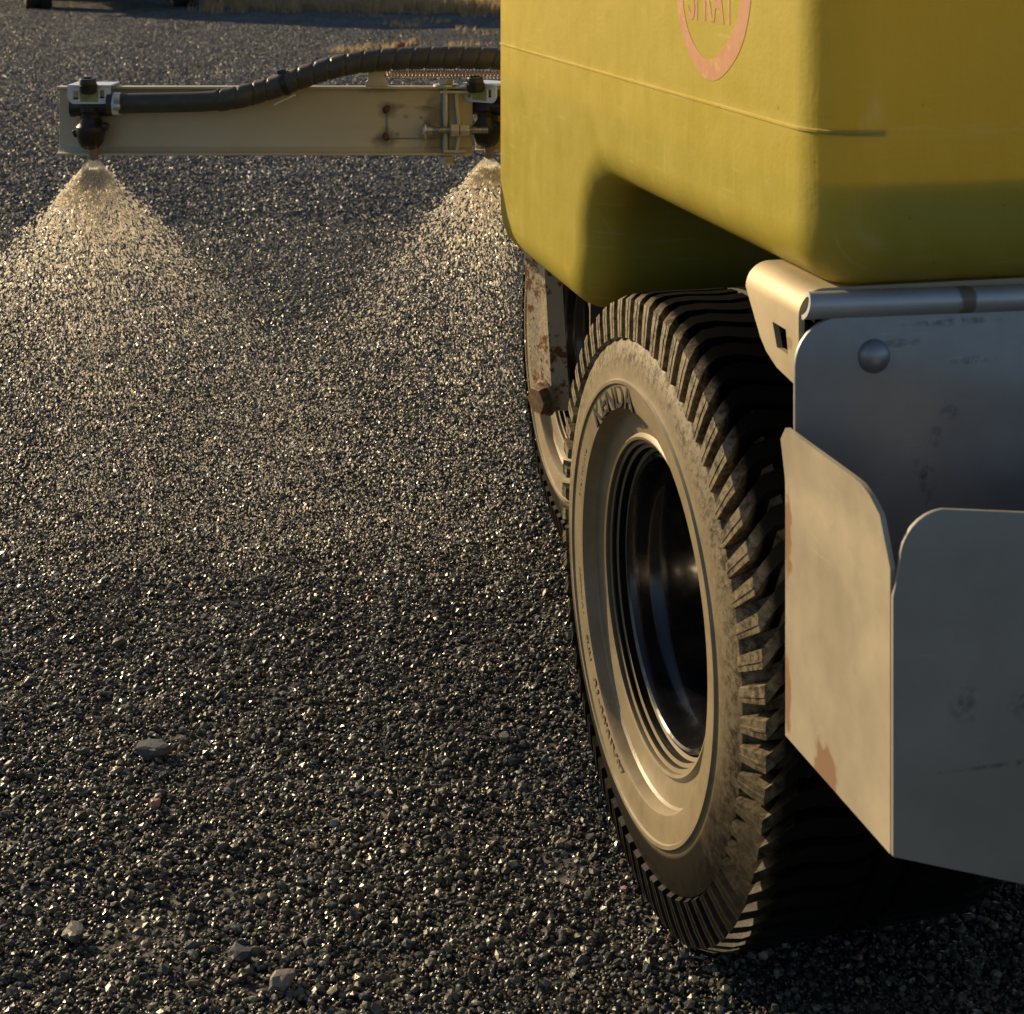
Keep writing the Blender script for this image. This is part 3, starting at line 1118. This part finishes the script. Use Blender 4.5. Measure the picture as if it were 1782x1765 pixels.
# rusty angle iron hanging by the far wheel
YB = 1.90
bar = MB()
tl, tr_, bl, br = P(911, 440, YB), P(946, 440, YB), P(931, 715, YB), P(962, 715, YB)
dback = Vector((.03, .07, 0))
for q in (0,):
    bar.rings([[tl + Vector((0, .03, 0)), tl + Vector((.004, .034, 0)), tr_ + Vector((.004, .004, 0)), tr_ + Vector((.02, .004, 0)), tr_ + Vector((.02, 0, 0)), tr_],
               [bl + Vector((0, .03, 0)), bl + Vector((.004, .034, 0)), br + Vector((.004, .004, 0)), br + Vector((.02, .004, 0)), br + Vector((.02, 0, 0)), br]])
bar.build('angle_iron', M['rust'], TR, world=True)
M['rusty_bolt'] = simple('brown_rusty_bolt', (0.20, 0.12, 0.06), 0.75, 0, 0.45, 120, 0.4)
bc = P(947, 693, YB - .001)
nrm = Vector((-.75, -.55, -.1)).normalized()
MB().hexa(bc - nrm * .002, nrm, .0175, .015).lathe([(.019, -.004), (.0215, -.001), (.019, .001)], bc, nrm, 20).build('bolt', M['rusty_bolt'], TR, world=True)

# --- mounting bracket: a bent strip under the tank, slotted face to the sun
def bracket():
    prof = [(.22, .602)] + [(x, z) for x, z in arc(.015, .585, .017, 90, 180, 8)] + [(-.002, .546)]
    t = .004
    inner = [(.22, .598)] + [(x, z) for x, z in arc(.015, .585, .013, 90, 180, 8)] + [(.002, .546)]
    mb = MB()
    y0, y1 = -.235, -.326

    def far_y(z):                                       # the far edge is cut slanting
        if z > .585:
            return y0
        return y0 - (.585 - z) * .95
    rings = []
    ys = [far_y(z) for x, z in prof]
    k = len(prof)
    vs = []
    cols = [0, .33, .45, .62, .74, 1]
    for i in range(k):
        row = []
        for c in cols:
            y = ys[i] + (y1 - ys[i]) * c
            row.append(y)
        vs.append(row)
    # faces with a slot left open on the upright face: rows are subdivided there
    P2 = prof[:-1] + [(-.002, .572), (-.002, .557), (-.002, .546)]
    I2 = inner[:-1] + [(.002, .572), (.002, .557), (.002, .546)]
    n = len(P2)
    V, F = [], []
    m = len(cols)
    for prf in (P2, I2):
        for x, z in prf:
            f = far_y(z)
            for c in cols:
                zz = z
                if z < .547:                            # lower edge runs down to a blunt tip at the near side
                    zz = z - .0 + (.004 if c < .2 else -.006 * c)
                V.append(Vector((x, f + (y1 - f) * c, zz)))
    hole = set()
    for i in range(n - 1):
        for j in range(m - 1):
            if i == n - 3 and j in (2, 3) or (i == n - 3 and j == 2):
                hole.add((i, j))
                continue
            a = i * m + j
            F.append((a, a + 1, a + m + 1, a + m))
            b = n * m + a
            F.append((b, b + m, b + m + 1, b + 1))
    o = n * m
    for i in range(n - 1):
        for j in (0, m - 1):
            a = i * m + j
            F.append((a, a + m, o + a + m, o + a))
    for j in range(m - 1):
        for i in (0, n - 1):
            a = i * m + j
            F.append((a, a + 1, o + a + 1, o + a))
    i = n - 3
    for (a, b) in (((i, 2), (i, 3)), ((i, 3), (i, 4)), ((i + 1, 2), (i + 1, 3)), ((i + 1, 3), (i + 1, 4)), ((i, 2), (i + 1, 2)), ((i, 4), (i + 1, 4))):
        p, q = a[0] * m + a[1], b[0] * m + b[1]
        F.append((p, q, o + q, o + p))
    return mb.add(V, F)


M['bracket'] = mat_metal('weathered_zinc_bracket', (0.49, 0.415, 0.28), 0.58, metal=.4, spots=[((-.002, -.31, .565), (.02, .006, .004))], stain=(.25, .17, .1))
bracket().build('mounting_bracket', M['bracket'], TR, True, angle=.5)

# --- back panel with a rolled top edge
YP = -0.330
M['panel'] = mat_metal('bare_steel_panel', (0.36, 0.37, 0.395), 0.50, metal=0.6,
                       marks=[((.098, YP, .521), (.006, .02, .004)), ((.088, YP, .507), (.004, .02, .007)), ((.082, YP, .475), (.005, .02, .012)), ((.078, YP, .487), (.004, .02, .006)), ((.115, YP, .553), (.014, .02, .0022)), ((.062, YP, .567), (.012, .02, .002)), ((.05, YP, .44), (.005, .02, .008)), ((.03, YP, .475), (.003, .02, .003)), ((.10, YP, .578), (.03, .02, .002))])
out = [(-.0075, .335), (-.0075, .545)] + arc(.022, .5555, .0295, 180, 95, 8) + [(1.2, .571), (1.2, .30)]
pan = MB().sheet(out, (0, YP, 0), (1, 0, 0), (0, 0, 1), .0035).build('back_panel', M['panel'], TR, bevel=.0008)
M['hem'] = mat_metal('bare_steel_hem', (0.52, 0.54, 0.58), 0.45, metal=.5, spots=[((.108, YP, .589), (.0055, .03, .02))], stain=(.13, .085, .035))
hem = MB()
hr = []
for x, z, k in ((.004, .5925, 1), (1.2, .575, 1)):
    pass
def hem_ring(x, z, n=28):
    o_, i_ = [], []
    for k in range(n + 1):
        a = math.radians(250 - 325 * k / n)
        o_.append(Vector((x + .004 * math.sin(a * .5), YP + .0035 * 0 - .0 + .0085 * math.cos(a) * -1, z + .0085 * math.sin(a))))
        i_.append(Vector((x + .004 * math.sin(a * .5), YP + .0055 * math.cos(a) * -1, z + .0055 * math.sin(a))))
    return o_ + i_[::-1]
hem.rings([hem_ring(.000, .5925), hem_ring(.2, .5895), hem_ring(1.2, .575)])
hem.build('rolled_edge', M['hem'], pan, True, angle=.7)
M['dome'] = mat_metal('dull_rivet', (0.40, 0.42, 0.45), 0.45, scratch=False, metal=.7)
rc = Tp(1521, 620, YP - .004)
MB().lathe([(.0108, 0), (.0104, .002), (.0090, .0045), (.0062, .0068), (.003, .0079), (.0003, .0082)], (rc.x, YP - .0035, rc.z), (0, -1, 0), 32).build('rivet', M['dome'], pan, True)

# --- corner guard: a bent sheet, one leaf to the sun and one to the back
XF, YF0, YF1 = -0.0125, -0.330, -0.4745
M['guard'] = mat_metal('weathered_aluminium', (0.53, 0.47, 0.355), 0.50, metal=.5,
                       spots=[((XF, -.333, .452), (.02, .007, .026)), ((XF, -.333, .352), (.02, .006, .022)), ((XF, -.392, .333), (.02, .016, .017)), ((.22, YF1, .31), (.035, .02, .018))], stain=(.20, .10, .045),
                       marks=[((.066, YF1, .405), (.008, .02, .006)), ((.030, YF1, .408), (.007, .02, .008)), ((.05, YF1, .374), (.03, .02, .0012)), ((.10, YF1, .36), (.004, .02, .004))])
M['guard_back'] = mat_metal('shaded_guard_sheet', (0.38, 0.355, 0.315), 0.60, metal=.25, spots=[((.22, YF1, .31), (.035, .02, .018))], stain=(.10, .06, .04),  # darker copy of the guard sheet: shade of this leaf put into the colour
                            marks=[((.066, YF1, .405), (.008, .02, .006)), ((.030, YF1, .408), (.007, .02, .008)), ((.05, YF1, .374), (.03, .02, .0012)), ((.10, YF1, .36), (.004, .02, .004))])
g = MB()
t = .0032
# leaf facing the sun: its upper third leans out a little beyond a soft bend
def lean(z, y):
    zb = .478 + (YF0 - y) / (YF0 - YF1) * .018
    d = z - zb
    return 0 if d <= 0 else (-.12 * (d - .006) if d > .012 else -.12 * d * d / .024)


rows = []
NR, NC = 26, 14
for i in range(NR + 1):
    row = []
    for j in range(NC + 1):
        c = j / NC
        y = YF0 + (YF1 - YF0) * c
        top = .5205
        e = (y - YF1) / .036                             # rounded corner at the fold
        if e < 1:
            top = .5205 - .036 * (1 - math.sqrt(max(0, 1 - (1 - e) ** 2)))
        if c < .07:
            top -= .010 * (1 - math.sqrt(max(0, 1 - (1 - c / .07) ** 2)))
        bot = .326 + .006 * c
        f = i / NR
        z = bot + (top - bot) * (1 - (1 - f) ** 1.6)
        row.append(Vector((XF + lean(z, y), y, z)))
    rows.append(row)
V = [p for r_ in rows for p in r_] + [p + Vector((t, 0, 0)) for r_ in rows for p in r_]
F = []
o_ = (NR + 1) * (NC + 1)
for i in range(NR):
    for j in range(NC):
        a_ = i * (NC + 1) + j
        F.append((a_, a_ + 1, a_ + NC + 2, a_ + NC + 1))
        F.append((o_ + a_, o_ + a_ + NC + 1, o_ + a_ + NC + 2, o_ + a_ + 1))
edge_ = [j for j in range(NC + 1)] + [i * (NC + 1) + NC for i in range(1, NR + 1)] + [NR * (NC + 1) + j for j in range(NC - 1, -1, -1)] + [i * (NC + 1) for i in range(NR - 1, 0, -1)]
for p, q in zip(edge_, edge_[1:] + edge_[:1]):
    F.append((p, q, o_ + q, o_ + p))
g.add(V, F)
leaf_o = g
guard = g.build('corner_guard', M['guard'], TR, True, angle=.7)
front = [(.0000, .332), (.0000, .470), (.004, .488)] + arc(.030, .489, .026, 170, 92, 7) + [(.2, .495), (1.2, .495), (1.2, .262), (.2, .268)]
MB().sheet(front, (XF + .0002, YF1 - .0002, 0), (1, 0, 0), (0, 0, 1), .003).build('front_leaf', M['guard_back'], guard, bevel=.0007)

# ------------------------------------------------------------------ boom
YBM = 2.08                                              # front lips of the channel


def Bx(px):
    return (px - 891) / 2800 * YBM


def Bz(py):
    return H - (py + 100) / 2800 * YBM


zt, zb = Bz(151), Bz(271)
DEP, TH = .017, .003
x0, x1 = Bx(98), Bx(822)
prof = [(0, zt), (DEP, zt), (DEP, zb), (0, zb), (0, zb + TH), (DEP - TH - .006, zb + TH + .001), (DEP - TH, zb + TH + .007), (DEP - TH, zt - TH - .003), (DEP - TH - .004, zt - TH), (0, zt - TH)]
yw_ = YBM + DEP - TH
spots = [(tuple(W2T(Bx(px), yw_, Bz(py))), (rx, .03, rz), k) for px, py, rx, rz, k in
         ((672, 193, .011, .010, .75), (671, 240, .012, .010, .8), (662, 250, .012, .008, .5), (735, 190, .008, .004, .5), (756, 200, .016, .018, .85), (757, 246, .016, .016, .85), (690, 186, .012, .003, .5), (655, 158, .02, .004, .5), (672, 216, .0014, .026, .7), (715, 243, .04, .0012, .6), (705, 205, .003, .003, .6), (731, 207, .0025, .002, .6))]
M['boom_stained'] = mat_boom('stained_tan_boom_paint', spots)
MB().rings([[Vector((x, YBM + y, z)) for y, z in prof] for x in (x0, x1)]).build('boom_channel', M['boom_stained'], TR, world=True, bevel=.0006)
# inner arm of the boom on the other side of the hinge
prof2 = [(0, zt - .004), (DEP, zt - .004), (DEP, zb + .003), (0, zb + .003), (0, zb + .003 + TH), (DEP - TH, zb + .003 + TH), (DEP - TH, zt - .004 - TH), (0, zt - .004 - TH)]
MB().rings([[Vector((x, YBM + .012 + y, z)) for y, z in prof2] for x in (Bx(826), Bx(1300))]).build('inner_boom_channel', M['boom'], TR, world=True, bevel=.0006)
# doubler plate, welds
MB().box(((Bx(671) + Bx(757)) / 2, YBM + DEP - TH - .001, (Bz(190) + Bz(243)) / 2), (Bx(757) - Bx(671), .0022, Bz(190) - Bz(243))).build('doubler_plate', M['boom_stained'], TR, world=True)
for px, py in ((672, 193), (671, 240)):
    c = Vector((Bx(px), YBM + DEP - TH, Bz(py)))
    mb = MB()
    mb.lathe([(.0060, -.001), (.0056, .001), (.004, .0022), (.002, .0030), (0, .0034)], c, (0, -1, 0), 14)
    mb.build('weld', M['weld'], TR, True, world=True)
# spring anchor tab on top
tabo = [(-.0125, 0), (.0155, 0), (.0155, .005), (.0125, .008), (.0125, .016), (.014, .018), (.0135, .022), (-.010, .022), (-.0095, .009), (-.0125, .006)]
MB().sheet(tabo, (Bx(653), YBM + .012, zt), (1, 0, 0), (0, 0, 1), .012).build('spring_tab', M['boom'], TR, world=True, bevel=.0005)
# return spring
pts = []
xa, xb = Bx(668), Bx(930)
za, zb_ = Bz(127.5), Bz(129)
coils = int((xb - xa) / .00455)
for k in range(coils * 12 + 1):
    u = k / 12
    a = 2 * PI * u
    f = u / coils
    pts.append((xa + (xb - xa) * f, YBM + .006 + .0062 * math.cos(a), za + (zb_ - za) * f + .0062 * math.sin(a)))
MB().tube(pts, .00105, 6).build('return_spring', M['spring'], TR, True, world=True)
# hinge hardware
MB().hexa((Bx(775.5), YBM + .010, zt + .0025), (0, 0, 1), .0102, .0085).lathe([(.0165, 0), (.0165, .0025), (.008, .0026)], (Bx(775.5), YBM + .010, zt), (0, 0, 1), 24).build('hinge_bolt', M['zinc'], TR, world=True)
MB().hexa((Bx(776), YBM + .010, zb - .012), (0, 0, 1), .0105, .011).tube([(Bx(776), YBM + .010, zb - .017), (Bx(776), YBM + .010, zb)], .005, 12).build('hinge_nut', M['zinc'], TR, world=True)
MB().tube([(Bx(775), YBM + .010, zb + .004), (Bx(775), YBM + .010, zt - .004)], .0048, 16).build('hinge_pin', M['zinc'], TR, True, world=True)
for z_, a_, b_ in ((zt - .0065, 766, 845), (zb + .006, 772, 812)):
    MB().box(((Bx(a_) + Bx(b_)) / 2, YBM + .012, z_), (Bx(b_) - Bx(a_), .034, .003)).build('hinge_plate', M['boom'], TR, world=True)
lev = [P(x, y, YBM) for x, y in ((794.5, 160), (795.5, 185), (798.5, 210), (799.5, 222), (798.5, 240), (796, 258), (794.5, 268))]
MB().rings([[p + Vector((-.0022, 0, 0)), p + Vector((.0022, 0, 0)), p + Vector((.0022, .026, 0)), p + Vector((-.0022, .026, 0))] for p in lev]).build('hinge_strap', M['boom'], TR, True, world=True)
cz = Bz(226)
yb2 = YBM - .004
MB().lathe([(.0003, -.0075), (.005, -.0066), (.0095, -.004), (.0125, 0), (.0118, .0015), (.006, .002), (.0055, .009), (.0045, .0095)], (Bx(741), yb2, cz), (1, 0, 0), 28).build('stop_bolt_head', M['zinc'], TR, True, world=True)
MB().tube([(Bx(745) + .0007 * k, yb2, cz) for k in range(112)], .0042, 12, rfun=lambda s, a: .0042 + .0006 * math.cos(2 * PI * s / .0022)).build('stop_bolt', M['zinc'], TR, True, world=True)
MB().hexa((Bx(785), yb2, cz), (1, 0, 0), .0085, .0105).build('stop_nut', M['boom'], TR, world=True)
MB().hexa((Bx(801), yb2, cz), (1, 0, 0), .0078, .012).build('lock_nut', M['boom'], TR, world=True)


# --- hose with spiral wrap
YH = YBM - .010
hp = [(188, 181), (240, 179.5), (300, 178.5), (360, 176.5), (410, 170), (450, 160), (490, 147.5), (530, 133), (575, 119), (620, 109.5), (670, 104), (720, 101.5), (780, 100.5), (840, 101.5), (920, 106)]
hpath = smooth_path([P(x, y, YH - (0.012 if x < 420 else 0.004)) for x, y in hp], 14)
hose = MB().tube(hpath, .0129, 24).build('hose', M['hose'], TR, True, world=True)
# resample finely for the wrap
fine, acc = [], 0
for a, b in zip(hpath[:-1], hpath[1:]):
    k = max(1, int((b - a).length / .0013))
    fine += [a + (b - a) * (i / k) for i in range(k)]
st = min(range(len(fine)), key=lambda i: abs(fine[i].x - Bx(385)))
PITCH = .0212


def wrapr(s, a):
    ph = ((s - a / (2 * PI) * PITCH * 1.0) / PITCH) % 1
    if ph < .085:
        return .0127
    e = min(ph - .085, 1 - ph)
    return .0146 - .0008 * max(0, 1 - e / .08)


MB().tube(fine[st:], .0172, 40, rfun=wrapr).build('spiral_wrap', M['wrap'], hose, True, world=True, angle=.5)
# cable tie: strap, head and cut tail
i0 = min(range(len(fine)), key=lambda i: abs(fine[i].x - Bx(497)))
c0 = fine[i0]
d0 = (fine[i0 + 4] - fine[i0 - 4]).normalized()
MB().lathe([(.0140, -.003), (.0158, -.003), (.0158, .003), (.0140, .003)], c0, d0, 32, closed=True).build('cable_tie', M['plastic'], hose, True, world=True)
rot = Matrix.Rotation(-.25, 3, 'Y')
MB().box(P(491, 129, YH - .006), (.011, .008, .012), rot).build('tie_head', M['plastic'], hose, world=True, bevel=.001)
ta, tb = P(476, 183, YH - .014), P(514, 165, YH - .012)
dn = Vector((0, 0, .0011))
MB().rings([[p - dn, p + dn, p + dn + Vector((0, .004, 0)), p - dn + Vector((0, .004, 0))] for p in (ta, tb)]).build('tie_tail', M['tie'], hose, world=True)
# hose clamp at the nozzle end
MB().lathe([(.0126, -.0042), (.0146, -.0042), (.0146, .0042), (.0126, .0042)], P(204, 181, YH - .012), (1, 0, -.02), 32, closed=True).build('hose_clamp', M['clip'], hose, True, world=True)
MB().box(P(204, 172, YH - .029), (.0075, .006, .014)).box(P(204, 186, YH - .030), (.009, .008, .008)).build('clamp_screw', M['zinc'], hose, world=True, bevel=.0012)


# --- nozzle assemblies
def nozzle(dx, turn=0.0):
    """all parts of one nozzle, built at the boom end and moved along the boom by dx"""
    off = Vector((dx, 0.018 if dx else 0, 0))
    YN_ = YBM - .005

    def Q(px, py, dy=0.0):
        return P(px, py, YN_ + dy) + off
    CD = -.020
    n = empty('nozzle', TR, ROOT_I @ Q(158, 200))
    inv = Matrix.Translation(-(ROOT_I @ Q(158, 200)))

    def put(mb, name, mat, smooth=True, bevel=0.0, angle=.6):
        piv = Q(158, 200, .003)
        rt = Matrix.Rotation(turn, 3, 'Z')
        mb.v = [inv @ (ROOT_I @ (piv + rt @ (v - piv))) for v in mb.v]
        return mb.build(name, mat, n, smooth, bevel=bevel, angle=angle)
    # clip plate with two slots: built from strips round the slots
    cp = MB()
    c1 = Q(117, 151)
    k = YN_ / 2800
    def R(ax, ay, bx, by):
        cp.box((Q((ax + bx) / 2, (ay + by) / 2)), ((bx - ax) * k, .0025, (by - ay) * k))
    cut = [(0, 3), (0, 0)]
    outl = [(117, 152)] + [(117, 169), (118.5, 175), (123, 179.5), (128, 181)] + [(182, 181), (187.5, 179), (191, 175), (192, 168), (192, 152)]
    holes = [(127, 158.5, 136.5, 174), (173, 157, 181.5, 171.5)]
    xs = [117, 127, 136.5, 173, 181.5, 192]
    def lower(x):
        if x < 128:
            return 181 - max(0, (128 - x)) ** 2 * .09
        if x > 182:
            return 181 - max(0, (x - 182)) ** 2 * .1
        return 181
    for a, b in zip(xs[:-1], xs[1:]):
        segs = [(152, None)]
        hole = [h for h in holes if abs(h[0] - a) < .1]
        strips = [(152, hole[0][1]), (hole[0][3], None)] if hole else [(152, None)]
        m = 4 if (a < 120 or b > 190) else 1
        for s in range(m):
            xa_, xb_ = a + (b - a) * s / m, a + (b - a) * (s + 1) / m
            for (y0, y1) in strips:
                ya, yb_ = (y1, y1) if y1 else (lower(xa_), lower(xb_))
                q = [Q(xa_, y0, CD), Q(xb_, y0, CD), Q(xb_, yb_, CD), Q(xa_, ya, CD)]
                cp.rings([q, [v + Vector((0, .0025, 0)) for v in q]])
    put(cp, 'clip', M['clip'], False)
    lt_, rt_ = Q(117, 151, CD), Q(192, 151, CD)
    put(MB().box((lt_ + rt_) / 2 + Vector((0, .024, .001)), ((rt_ - lt_).length, .050, .0022)), 'clip_top', M['clip'], False)
    lab = [Q(137.5, 158, CD - .0009), Q(171, 160, CD - .0009), Q(170, 178, CD - .0009), Q(140, 177, CD - .0009)]
    put(MB().rings([lab, [v + Vector((0, .0008, 0)) for v in lab]]), 'clip_film', M['label'], False)
    # stub on top
    put(MB().lathe([(.0095, -.001), (.0115, .001), (.0118, .010), (.0108, .0105), (.0106, .017), (.0096, .0185), (.0066, .0185), (.006, .010), (0, .010)], Q(153.5, 161, CD - .008), (0, -.12, 1), 28), 'stub', M['plastic'])
    # tee body behind the clip
    put(MB().tube([Q(124, 187, .002), Q(202, 185, .002)], .0125, 20), 'tee', M['plastic'])
    # drop body: a lathe with the shoulders of the photograph
    bp = [(.0155, 0), (.0155, -.006), (.0135, -.010), (.0130, -.017), (.0150, -.024), (.0185, -.030), (.0190, -.037), (.0175, -.044), (.0155, -.054), (.0120, -.060), (.0085, -.0635), (.004, -.064)]
    zbase = Q(158, 186)
    put(MB().lathe([(r, h) for r, h in [(r_, h_ * .85) for r_, h_ in bp]], zbase, (0, 0, 1), 28), 'nozzle_body', M['plastic'], angle=.4)
    for s, py in ((-1, 231), (1, 221)):
        put(MB().box(Q(158 + s * 24, py), (.008, .014, .010), Matrix.Rotation(.4 * s, 3, 'Y')), 'cap_ear', M['plastic'], False, bevel=.0015)
    sunlit_side = [Q(134.5, 195), Q(138, 193), Q(149, 203), Q(153, 213), Q(149, 226), Q(141, 238), Q(136, 237), Q(134, 226), Q(136, 212), Q(134.5, 205)]  # added piece that paints the sunlit left side of the black body
    put(MB().rings([[v + Vector((0, -.004, 0)) for v in sunlit_side], [v + Vector((0, .008, 0)) for v in sunlit_side]]), 'body_sunlit_side', M['sunlit_side'], False)
    nt = Q(163, 260)
    put(MB().lathe([(.0062, .004), (.0068, -.002), (.0060, -.010), (.0060, -.013), (.0035, -.0135)], nt, (0, 0, 1), 18), 'nozzle_tip', M['tip'])
    pv = Q(158, 200, .003)
    return pv + Matrix.Rotation(turn, 3, 'Z') @ (nt - pv) + Vector((0, 0, -.0135))


tipA = nozzle(0.0)
tipB = nozzle(Bx(853) - Bx(163), -.65)


# ------------------------------------------------------------------ the spray
def fan(tip, name, label, half_deg, seed, n_big, n_fine, tilt, skew=0.0):
    r = np.random.default_rng(seed)
    tip = np.array(tip)

    def drops(n, dmin, power, smin, smax, fade):
        # distance run along the jet, denser close to the nozzle; angle within the fan
        q = r.random(n)
        d = dmin + (0.62 - dmin) * q ** power
        a = np.radians(half_deg) * np.sign(r.random(n) - .5) * (1 - np.abs(r.beta(1.15, 1.9, n)) * 1.0) if False else np.radians(half_deg) * r.uniform(-1, 1, n)
        a = a + r.normal(0, .05, n) + np.radians(skew)
        streak = 1 + .25 * np.sin(a * 9 + seed) + .2 * np.sin(a * 23 + 2 * seed)
        ripple = 1 + 0.03 * np.sin(d * 260 + a * 1.5) * np.exp(-d / .05)
        d2 = d * ripple
        dirx, dirz = np.sin(a), -np.cos(a)
        spread = 0.05 * d2
        x = tip[0] + dirx * d2 * (1 + .0 * d2) + r.normal(0, 1, n) * spread * .35
        y = tip[1] + d2 * (tilt + r.normal(0, .10, n)) + r.normal(0, 1, n) * (spread * 1.5 + .002)
        x = x + d2 ** 2 * r.normal(0, .22, n)
        # drops slow down and begin to fall
        z = tip[2] + dirz * d2 - 0.22 * d2 ** 2 + r.normal(0, 1, n) * spread * .35
        tx_ = (x - ROOT_POS.x) * math.cos(YAW) + (y - ROOT_POS.y) * math.sin(YAW)
        keep = (z > GZ + 0.004) & (r.random(n) < np.exp(-d2 / fade) * np.clip(streak, .3, 1.4) * .75) & (tx_ < .07)
        k = keep.sum()
        pos = np.stack([x, y, z], 1)[keep]
        vel = np.stack([dirx, np.full(n, tilt), dirz - .44 * d2], 1)[keep]
        vel += r.normal(0, .22, vel.shape)
        vel /= np.linalg.norm(vel, axis=1, keepdims=True)
        s = r.uniform(smin, smax, k) * (1 + .0 * d2[keep])
        ln = s * r.uniform(1.2, 2.8, k)
        ref = np.tile(np.array([[0.3, 1.0, 0.2]]), (k, 1))
        u = np.cross(vel, ref)
        u /= np.linalg.norm(u, axis=1, keepdims=True)
        w = np.cross(vel, u)
        V = np.stack([pos + u * s[:, None], pos - u * s[:, None], pos + w * s[:, None], pos - w * s[:, None], pos + vel * ln[:, None], pos - vel * ln[:, None]], 1)
        return V
    parts = [drops(n_big, 0.022, .9, .0006, .0012, .20), drops(n_fine, 0.05, .75, .00035, .00075, .60)]
    V = np.concatenate(parts, 0)
    # the dense part near the nozzle
    n = int(n_big * .42)
    q = r.random(n)
    Vn = []
    d = 0.014 + np.minimum(-.065 * np.log(1 - q * .985), .33)
    a = np.radians(half_deg) * r.uniform(-1, 1, n) * 1.0
    a = a + r.normal(0, .04, n) + np.radians(skew)
    d = d * (1 + .035 * np.sin(d * 300) * np.exp(-d / .04))
    pos = np.stack([tip[0] + np.sin(a) * d + r.normal(0, .0015, n), tip[1] + d * tilt + r.normal(0, .004, n), tip[2] - np.cos(a) * d - .22 * d * d + r.normal(0, .0015, n)], 1)
    kp = (pos[:, 0] - ROOT_POS.x) * math.cos(YAW) + (pos[:, 1] - ROOT_POS.y) * math.sin(YAW) < .07
    pos, a = pos[kp], a[kp]
    n = len(a)
    vel = np.stack([np.sin(a), np.full(n, tilt), -np.cos(a)], 1) + r.normal(0, .25, (n, 3))
    vel /= np.linalg.norm(vel, axis=1, keepdims=True)
    s = r.uniform(.0008, .0017, n)
    ln = s * r.uniform(1.2, 2.4, n)
    u = np.cross(vel, np.tile(np.array([[0.3, 1.0, 0.2]]), (n, 1)))
    u /= np.linalg.norm(u, axis=1, keepdims=True)
    w = np.cross(vel, u)
    Vn = np.stack([pos + u * s[:, None], pos - u * s[:, None], pos + w * s[:, None], pos - w * s[:, None], pos + vel * ln[:, None], pos - vel * ln[:, None]], 1)
    V = np.concatenate([V, Vn], 0)
    m = len(V)
    F = (OCT_F[None] + (np.arange(m) * 6)[:, None, None]).reshape(-1, 3)
    # the unbroken water sheet right under the tip: a rippled fan
    nu, nr = 36, 12
    sv = []
    for i in range(nr):
        dd = 0.0085 + .030 * i / (nr - 1)
        for j in range(nu):
            aa = math.radians(half_deg) * .92 * (2 * j / (nu - 1) - 1) + math.radians(skew)
            rag = 1 + .10 * math.sin(j * 1.9 + seed) * (i / (nr - 1)) ** 2
            sv.append((tip[0] + math.sin(aa) * dd * rag, tip[1] + dd * tilt + .0012 * math.sin(dd * 700 + aa * 2) * (i / nr) + .0006 * math.sin(j * 2.3), tip[2] + .0075 - math.cos(aa) * dd * rag))
    sf = []
    b = m * 6
    for i in range(nr - 1):
        for j in range(nu - 1):
            p0 = b + i * nu + j
            sf += [(p0, p0 + 1, p0 + nu + 1), (p0, p0 + nu + 1, p0 + nu)]
    VV = np.concatenate([V.reshape(-1, 3), np.array(sv)], 0)
    FF = np.concatenate([F, np.array(sf)], 0)
    me = np_mesh(name, VV, FF, M['spray'])
    o = bpy.data.objects.new(name, me)
    COL.objects.link(o)
    tag(o, label, 'spray', 'fans of spray under the boom', 'stuff')
    return o


fan(tipA, 'water_spray', 'sunlit fan of spray droplets falling from the nozzle at the boom end', 46, 1, 9500, 62000, -0.10, 2.0)
fan(tipB, 'water_spray', 'fan of spray droplets falling beside the far corner of the yellow tank', 47, 2, 4800, 46000, -0.10, -1.5)
